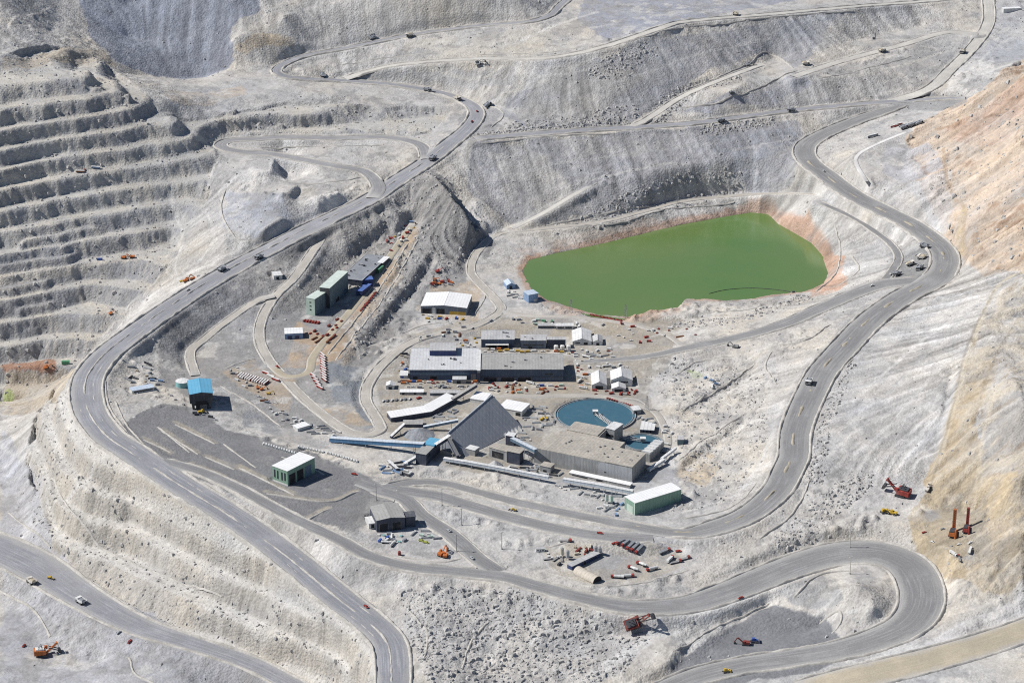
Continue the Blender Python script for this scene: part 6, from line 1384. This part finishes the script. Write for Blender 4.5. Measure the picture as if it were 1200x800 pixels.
put("excavator", "slate_roof", 876, 77, 40, "on the pale dump spur", s=1.7); put("bulldozer", "slate_roof", 857, 109, 20, "on the pale dump spur's lower edge", s=1.3); put("mining shovel", "white", 561, 75, 10, "beside the pale dump road", s=.7); put("drill rig", "slate_roof", 1024, 46, 20, "on the upper right dump face road", s=.5)
for k in range(3): put("haul truck", W_2, 1060 + 9 * k, 151 - 2.5 * k, 15, "parked at the foot of the orange mountain")
put("trailer", "red", 1048, 149, 10, "parked at the foot of the orange mountain"); put("trailer", "dark_red", 1053, 147, 10, "parked at the foot of the orange mountain"); put("trailer", "slate_roof", 1023, 161, 12, "parked above the white channel", s=1.4)
put("trailer", "rust", 94, 202, 8, "on the pale ramp of the far pit wall"); put("trailer", "light_blue_wall", 112, 197, 8, "on the pale ramp of the far pit wall"); put("excavator", "orange", 145, 303, 0, "on the lower ramp of the far pit wall", s=1.3); put("excavator", "orange", 155, 302, 180, "on the lower ramp of the far pit wall", s=1.3); put("container", "cobalt", 117, 305, 5, "on the lower ramp of the far pit wall", s=1.3); put("container", "green_roof", 77, 426, 5, "at the foot of the far pit wall", s=1.8); put("excavator", "orange", 54, 431, 30, "at the foot of the far pit wall", s=1.2); put("excavator", "orange", 130, 368, 30, "on the spoil edge under the rim road", s=1.0)
for px, py, c, w in [(441,586,"grey","at the front left of the grey roofed workshop"),(518,592,"grey","at the head of the road triangle"),(541,615,"grey","on the verge right of the crossing road"),(535,646,"grey","behind the orange excavators"),(588,643,"grey","on the slope right of the road fork"),(996,672,"cream","on the mound inside the loop road"),(996,641,"cream","above the loop road"),(345,590,"grey","-")]:
    if w != "-": put("light pole", c, px, py, 30, w, s=1.0, tilt=False)
for px, py, w in [(669,366,"on the near lake shore, left of the pair"),(733,372,"on the near lake shore, right of the pair"),(758,480,"beside the road right of the large round tank"),(663,262,"on the tan road above the lake, leftmost"),(794,238,"on the tan road above the lake, right of another")]: put("pylon", "steel", px, py, 40, w, tilt=False)
# stores and parked vehicles of the plant
row("trailer", ["red","dark_red"], (281,440.5), (312,449.5), 12, 66, "in the slanting row", "trailers in the left yard row")
row("trailer", ["dark_red","red"], (378,417), (380,446), 11, -55, "beside the grey lined bank", "trailers in the column by the lined bank")
row("trailer", ["red","dark_red"], (367,441), (375,455), 5, -50, "left of the lined bank", "trailers in the lower column by the lined bank")
row("trailer", ["red","white"], (312,438), (323,445.5), 3, -38, "along the road to the roundabout")
put("excavator", "orange", 307, 457, 30, "below the slanting trailer row"); put("excavator", "yellow_machine", 315, 462, 0, "below the slanting trailer row"); put("excavator", "orange", 302, 455, 100, "below the slanting trailer row")
fill([(268,432),(285,430),(298,452),(315,458),(345,500),(330,498),(300,465),(275,445)], 26, [("container","white"),("container","slate_roof"),("pickup","white"),("pallet stack","tan"),("pallet stack","white"),("pipe bundle","rust")], "in the strip below the slanting trailers")
fill([(330,485),(350,492),(400,506),(390,514),(345,504)], 16, [("container","white"),("container","cobalt"),("pallet stack","white"),("pipe bundle","steel")], "by the left end of the blue conveyor")
fill([(148,428),(180,425),(190,450),(180,454),(150,450)], 16, [("container","slate_roof"),("pipe bundle","dark_steel"),("pallet stack","tan"),("container","light_blue_wall"),("pipe bundle","steel")], "inside the rim road bend")
fill([(195,462),(222,470),(248,486),(258,494),(232,492)], 9, [("container","dark_steel"),("pallet stack","slate_roof"),("pipe bundle","dark_steel"),("pickup","white")], "around the foot of the blue roofed crusher")
row("concrete block", "white", (309,520.5), (345,531.5), 13, 0, "along the plateau's back edge", "blocks along the plateau edge", 1.3)
row("concrete block", "white", (350,524), (378,530), 9, 0, "behind the pale green workshop", "blocks right of the workshop", 1.3); row("concrete block", "white", (384,531), (418,541), 12, 0, "below the blue conveyor's left end", "blocks below the conveyor", 1.3)
STUFF = [("container","red"),("container","white"),("container","cobalt"),("pickup","red"),("pickup","white"),("pallet stack","white"),("pallet stack","tan"),("container","orange"),("pickup","slate_roof"),("flatbed truck","red"),("pallet stack","dark_red"),("pipe bundle","rust")]
fill([(468,446),(560,447.5),(560,450),(468,449.5)], 20, STUFF, "before the pale process hall", 0)
fill([(474,452),(555,452.5),(555,456),(474,455)], 15, [("pickup","slate_roof"),("pickup","white"),("pallet stack","slate_roof"),("container","slate_roof")], "on the strip before the pale hall")
fill([(464,422),(474,412),(478,440),(466,442)], 8, [("container","orange"),("pallet stack","white"),("container","cobalt"),("pallet stack","tan"),("pipe bundle","dark_steel")], "at the left end of the pale process hall")
fill([(570,449),(662,449),(680,458),(640,461),(572,461)], 34, STUFF + [("container","red"),("box truck","white"),("container","pale_green")], "in the yard before the grey roofed hall")
fill([(676,428),(690,426),(692,458),(678,456)], 12, [("container","white"),("container","orange"),("container","red"),("pallet stack","dark_red"),("box truck","white")], "left of the white gabled halls")
fill([(692,458),(745,456),(748,462),(694,463)], 10, [("pickup","red"),("flatbed truck","red"),("pickup","dark_red"),("container","red")], "in front of the white gabled halls")
fill([(694,424),(722,424),(740,432),(715,438),(700,432)], 10, [("container","white"),("pallet stack","white"),("container","slate_roof"),("tank truck","white")], "behind the white gabled halls")
fill([(538,402),(560,395),(560,413),(540,414)], 14, [("container","slate_roof"),("pallet stack","white"),("container","orange"),("pipe bundle","steel"),("pallet stack","yellow")], "left of the canopied warehouse")
fill([(564,408.5),(640,409.5),(660,413),(564,413)], 16, [("container","yellow"),("container","white"),("container","orange"),("pallet stack","tan"),("pallet stack","white"),("pickup","white")], "behind the grey roofed hall", 0)
row("tank", "white", (651.6,411), (666.4,411), 3, 0, "standing in front of the dark blue annex")
fill([(665,408),(720,409),(725,421),(668,424)], 24, [("container","white"),("pallet stack","white"),("container","light_roof"),("pallet stack","tan"),("tank truck","white"),("pickup","dark_red"),("pipe bundle","steel")], "right of the white tanks")
fill([(600,372),(640,376),(685,379),(690,384),(625,382),(602,378)], 14, [("container","slate_roof"),("pickup","slate_roof"),("container","pale_green"),("pickup","cobalt"),("container","white"),("container","green_roof")], "between the warehouses and lake")
row("pickup", ["dark_red","red"], (694,370), (727,376.5), 9, -30, "in the row along the near lake shore", "red pickups along the lake shore", 1.3)
fill([(700,378),(755,380),(770,400),(730,404),(706,400)], 12, [("container","red"),("pallet stack","white"),("pickup","white"),("container","light_roof"),("pipe bundle","rust")], "below the lake's near corner")
row("pickup", ["white","slate_roof"], (449,470.5), (480,468), 7, 70, "above the long white shed", "pickups above the long white shed", 1.3); put("pickup", "red", 491, 467, 40, "beside the row above the long white roofed shed", s=1.4)
fill([(501,326),(528,328),(532,334),(505,334)], 9, [("excavator","orange"),("container","orange"),("container","rust"),("container","slate_roof"),("container","red")], "behind the big white roofed warehouse"); put("excavator", "red", 513, 319, 30, "on the bank above the big white roofed warehouse", s=1.3)
fill([(495,369),(547,372),(540,380),(500,377)], 13, [("container","cobalt"),("container","red"),("container","white"),("pallet stack","tan"),("pickup","white"),("container","yellow")], "in front of the big white roofed warehouse")
row("pickup", ["red","dark_red","red"], (424,364), (440,344), 8, 60, "below the green works", "red pickups along the tan yard", 1.4)
fill([(446,290),(470,268),(484,258),(490,263),(470,290),(452,298)], 18, [("container","light_blue_wall"),("container","white"),("container","red"),("pickup","red"),("pallet stack","yellow"),("pickup","slate_roof")], "up the tan valley yard")
row("container", ["dark_red","red"], (357,376.5), (373,379), 6, 60, "in front of the tall green works", "containers before the green works"); row("container", ["dark_red","rust"], (392,394), (384,401), 4, 60, "right of the blue depot")
fill([(362,390),(398,372),(402,380),(372,405)], 14, [("container","dark_red"),("pallet stack","dark_red"),("pipe bundle","rust"),("pickup","red")], "right of the blue depot", 60)
fill([(590,335),(615,345),(612,352),(590,344)], 8, [("container","white"),("pipe bundle","steel"),("pallet stack","white"),("container","light_blue_wall")], "between the two blue pump houses")
fill([(438,626),(470,626),(476,634),(455,640),(440,634)], 13, [("container","cobalt"),("container","white"),("tank truck","white"),("container","red"),("pallet stack","teal"),("pallet stack","white"),("container","slate_roof")], "in front of the grey roofed workshop")
fill([(480,624),(500,620),(515,632),(490,632)], 9, [("pallet stack","white"),("pipe bundle","steel"),("pallet stack","light_roof"),("container","pale_green")], "right of the grey roofed workshop")
put("pickup", "lime", 494, 634, -20, "inside the road triangle, left of two", s=1.3); put("pickup", "lime", 499, 636, -20, "inside the road triangle, right of two", s=1.3); put("tank", "dark_red", 468, 650, 0, "inside the road triangle beside the loop road", s=.6)
fill([(612,474),(648,478),(650,498),(628,508),(612,496)], 20, [("pipe bundle","steel"),("pipe bundle","slate_roof"),("pallet stack","light_roof"),("container","slate_roof"),("pipe bundle","silver")], "in the scrap yard beside the tent")
put("wheel loader", "yellow_machine", 636, 492, 30, "in the scrap yard beside the large round tank"); put("excavator", "yellow_machine", 640, 491, 100, "in the scrap yard beside the large round tank")
fill([(505,485),(535,480),(530,495),(508,500)], 12, [("pipe bundle","silver"),("container","slate_roof"),("pallet stack","white"),("pipe bundle","steel")], "between the slanting shed and tent")
fill([(445,545),(480,540),(485,556),(450,556)], 22, [("pipe bundle","silver"),("pipe bundle","light_blue_wall"),("pallet stack","white"),("container","slate_roof"),("pallet stack","slate_roof"),("container","white"),("pipe bundle","dark_steel")], "below the dark transfer tower")
fill([(585,548),(630,545),(660,557),(640,560),(600,553)], 24, [("pallet stack","white"),("container","white"),("pipe bundle","silver"),("pallet stack","tan"),("container","slate_roof"),("pipe bundle","dark_steel"),("pallet stack","slate_roof")], "below the screening houses")
fill([(714,588),(730,590),(742,600),(722,604),(700,595)], 10, [("container","light_blue_wall"),("container","white"),("pallet stack","light_blue_wall"),("pipe bundle","steel")], "left of the long green building")
for k in range(2): put("silo", "pale_green", 711 + 5.5 * k, 589 + 1.2 * k, 0, "beside the long green building")
row("pallet stack", ["red","dark_red"], (712,467), (741,476), 12, 0, "on the far rim of the round tank", "red pallets along the round tank")
fill([(772,488),(786,500),(790,525),(782,530)], 8, [("pallet stack","white"),("container","white"),("pipe bundle","steel")], "along the tan road right of the round tanks")
fill([(826,440),(840,450),(836,460),(822,452)], 4, [("container","light_blue_wall"),("container","white")], "beside the tiny green pond")
fill([(652,567),(735,580),(712,588),(650,574)], 16, [("pipe bundle","silver"),("container","light_roof"),("pallet stack","white"),("pipe bundle","rust"),("pallet stack","slate_roof")], "below the grinding hall")
fill([(556,503),(575,495),(612,505),(628,522),(600,515)], 12, [("pipe bundle","dark_steel"),("pallet stack","white"),("container","white"),("pipe bundle","silver")], "right of the stockpile tent")
fill([(760,385),(810,385),(830,400),(790,405)], 9, [("container","white"),("pipe bundle","rust"),("pickup","white"),("pallet stack","dark_red")], "between the lake and the branch road")
fill([(490,395),(540,383),(556,385),(540,398),(495,402)], 14, [("pipe bundle","rust"),("container","white"),("pallet stack","yellow"),("container","slate_roof"),("pallet stack","tan"),("pickup","white")], "behind the blue roof house")
fill([(740,485),(760,490),(772,505),(760,500)], 6, [("pallet stack","white"),("pipe bundle","silver"),("container","light_roof")], "beside the pump sheds")
# contractor camp
def camp(kind, col, px, py, hd, w, s=1.0): put(kind, col, px, py, hd, w, None, s)
for px, py, k, c, hd, w in [(664,634,"flatbed truck","red",-10,"at the upper left of the camp"),(726,636.5,"dump truck","red",230,"leftmost at the camp's upper edge"),(732,638,"dump truck","red",232,"second at the camp's upper edge"),(738,640.5,"dump truck","red",232,"third at the camp's upper edge"),(743,642,"dump truck","red",232,"fourth at the camp's upper edge"),(748,644.5,"dump truck","red",235,"rightmost at the camp's upper edge"),(720,637,"pickup","red",20,"at the camp's upper edge left of the dump trucks"),
  (741,667,"mixer truck","red",140,"left of two in the camp"),(751,662,"mixer truck","red",140,"right of two in the camp"),(722,677,"tank truck","red",172,"in the front line of the camp, leftmost"),(737,676,"tank truck","red",12,"in the front line of the camp, middle"),(763,668,"tank truck","red",205,"in the front line of the camp, rightmost"),(786,656,"box truck","red",60,"right of the camp, left of the pair"),(793,659,"flatbed truck","red",20,"right of the camp, right of the pair"),(780,646,"dump truck","red",30,"right of the camp near the verge"),(803,655,"flatbed truck","dark_red",20,"at the right end of the camp"),(795,646,"pickup","red",0,"at the right end of the camp")]: camp(k, c, px, py, hd, w, 1.25)
for px, py, c, w in [(658.5,652,"cream","in the camp, leftmost of four"),(665,655,"light_roof","in the camp, second from the left of four"),(698,650,"steel","in the camp, behind the long shed"),(704.5,649,"silver","in the camp, rightmost of four")]: put("silo", c, px, py, 0, w)
fill([(672,640),(695,640),(692,650),(674,652)], 12, [("pallet stack","tan"),("container","cream"),("pipe bundle","rust"),("pallet stack","dark_red"),("container","dark_red")], "behind the long pale camp shed")
fill([(640,648),(660,654),(655,664),(640,656)], 6, [("container","dark_steel"),("pallet stack","white"),("flatbed truck","white")], "left of the camp silos")
put("cabin", "white", 633, 645, 10, "at the left end of the camp", s=1.3)
a, b = Vector(P(676.5, 668.5, -17)), Vector(P(700, 680.5, -17)); hd = math.atan2((b - a).y, (b - a).x); t = thing("storage_tent", "tan barrel roofed storage tent with a dark open end in the camp", "tent", (a.x, a.y, smooth_z(a.x, a.y)), hd); ln = (b - a).length
arc = [(-7 * math.cos(math.pi * k / 12), 6.5 * math.sin(math.pi * k / 12) - .3) for k in range(13)]
MB().prism(arc, 0, ln, 'x').build("cover", "tent_tan", t); MB().prism([(p[0] * .93, p[1] * .93) for p in arc], ln + .01, ln + .2, 'x').build("door", "dark", t)
for k in range(1, 6): MB().prism([(p[0] * 1.012, p[1] * 1.012 + .03) for p in arc], ln * k / 6, ln * k / 6 + .25, 'x').build("rib", "cream", t)
# crusher water tank, ore mounds, boom on the water
g = ground(214, 452); t = thing("water_tank", "round teal water tank with a white lid beside the blue roofed crusher", "tank", g)
MB().tube((0,0,-2), (0,0,7.5), 9, n=36).build("shell", "teal", t); MB().tube((0,0,7.52), (0,0,8.8), 9.2, 1, 36).build("lid", "white", t); MB().tube((9.2,0,0), (9.2,0,8), .2, n=4).build("ladder", "steel", t)
def mound(label, px, py, r, h, col):
    g = ground(px, py); m = MB(); n = 40; rings = []
    for k in range(7):
        f = k / 6; rr = r * (1 - f) ** .9
        rings.append([m.bm.verts.new((rr * math.cos(2*math.pi*i/n) * (1 + .06 * math.sin(5*i) + random.uniform(-.03,.03)), rr * math.sin(2*math.pi*i/n) * (1 + random.uniform(-.04,.04)), h * f ** 1.1 - .5 * (k == 0))) for i in range(n)])
    for a_, b_ in zip(rings[:-1], rings[1:]):
        for i in range(n): m.bm.faces.new((a_[i], a_[(i+1) % n], b_[(i+1) % n], b_[i]))
    o = m.build("ore_mound", paint("ore_" + col, PAL[col][0], .95, 0, .3, False), None); o.location = g; o["label"] = label; o["category"] = "mound"
mound("low dark grey ore mound behind the blue conveyor", 491, 509, 21, 9, "slate_roof"); mound("small pale conical ore mound at the foot of the screening house", 580, 546, 11, 8, "light_roof")
pts = [(831,344),(845,340.5),(860,338.5),(880,337.5),(900,338.5),(918,340.5),(931,343)]; w, _ = spline([P(x, y, LAKE_Z + .2) for x, y in pts], 3.0); o = Vector(w[0]); m = MB()
for k in range(len(w) - 1): m.tube(Vector(w[k]) - o, Vector(w[k]) * .1 + Vector(w[k+1]) * .9 - o, .55, n=6)
t = m.build("floating_boom", "dark_steel", None); t.location = o; t["label"] = "thin dark floating boom curving across the green water"; t["category"] = "boom"
g = Vector(P(930, 343.5, LAKE_Z + .1)); t = thing("pump_raft", "small dark pump raft at the right end of the floating boom", "raft", g); MB().box(-4, 4, -3, 3, -.3, .7).build("deck", "grey", t); MB().box(-2, 2, -1.5, 1.5, .72, 3).build("pump_housing", "dark_steel", t); MB().tube((3.5,2.5,.7), (3.5,2.5,4), .15, n=6).build("mast", "steel", t)

# ------------------------------------------------------------------ labels that single each thing out
ORD = ["first","second","third","fourth","fifth","sixth","seventh","eighth","ninth","tenth","eleventh","twelfth","thirteenth","fourteenth","fifteenth"]
NUM = {2:"two",3:"three",4:"four",5:"five",6:"six",7:"seven",8:"eight",9:"nine",10:"ten",11:"eleven",12:"twelve",13:"thirteen",14:"fourteen"}
from collections import defaultdict
G = defaultdict(list)
for it in ITEMS: G[(it[1], it[2], it[5])].append(it)
for (kind, col, where), its in G.items():
    its.sort(key=lambda i: (i[3], i[4])); n = len(its)
    base = f"{CNAME.get(col, col)} {kind}"
    for k, it in enumerate(its):
        if n == 1: lab = f"{base} {where}"
        elif n == 2: lab = f"{['left','right'][k]} one of two {base}s {where}"
        elif k == 0: lab = f"leftmost {base} {where}"
        elif k == n - 1: lab = f"rightmost {base} {where}"
        else: lab = f"{ORD[k]} {base} from the left {where}"
        if len(lab.split()) > 16: lab = lab.replace(" from the left ", " counted rightward ")
        if len(lab.split()) > 16: lab = lab.replace(" the ", " ")
        it[0]["label"] = lab; it[0]["category"] = kind
        if it[6] or n > 2: it[0]["group"] = it[6] or f"{base}s {where}"

for o in bpy.data.objects:
    if o.parent is None and o.get("label") and len(o["label"].split()) > 16: print("LONG", o["label"])
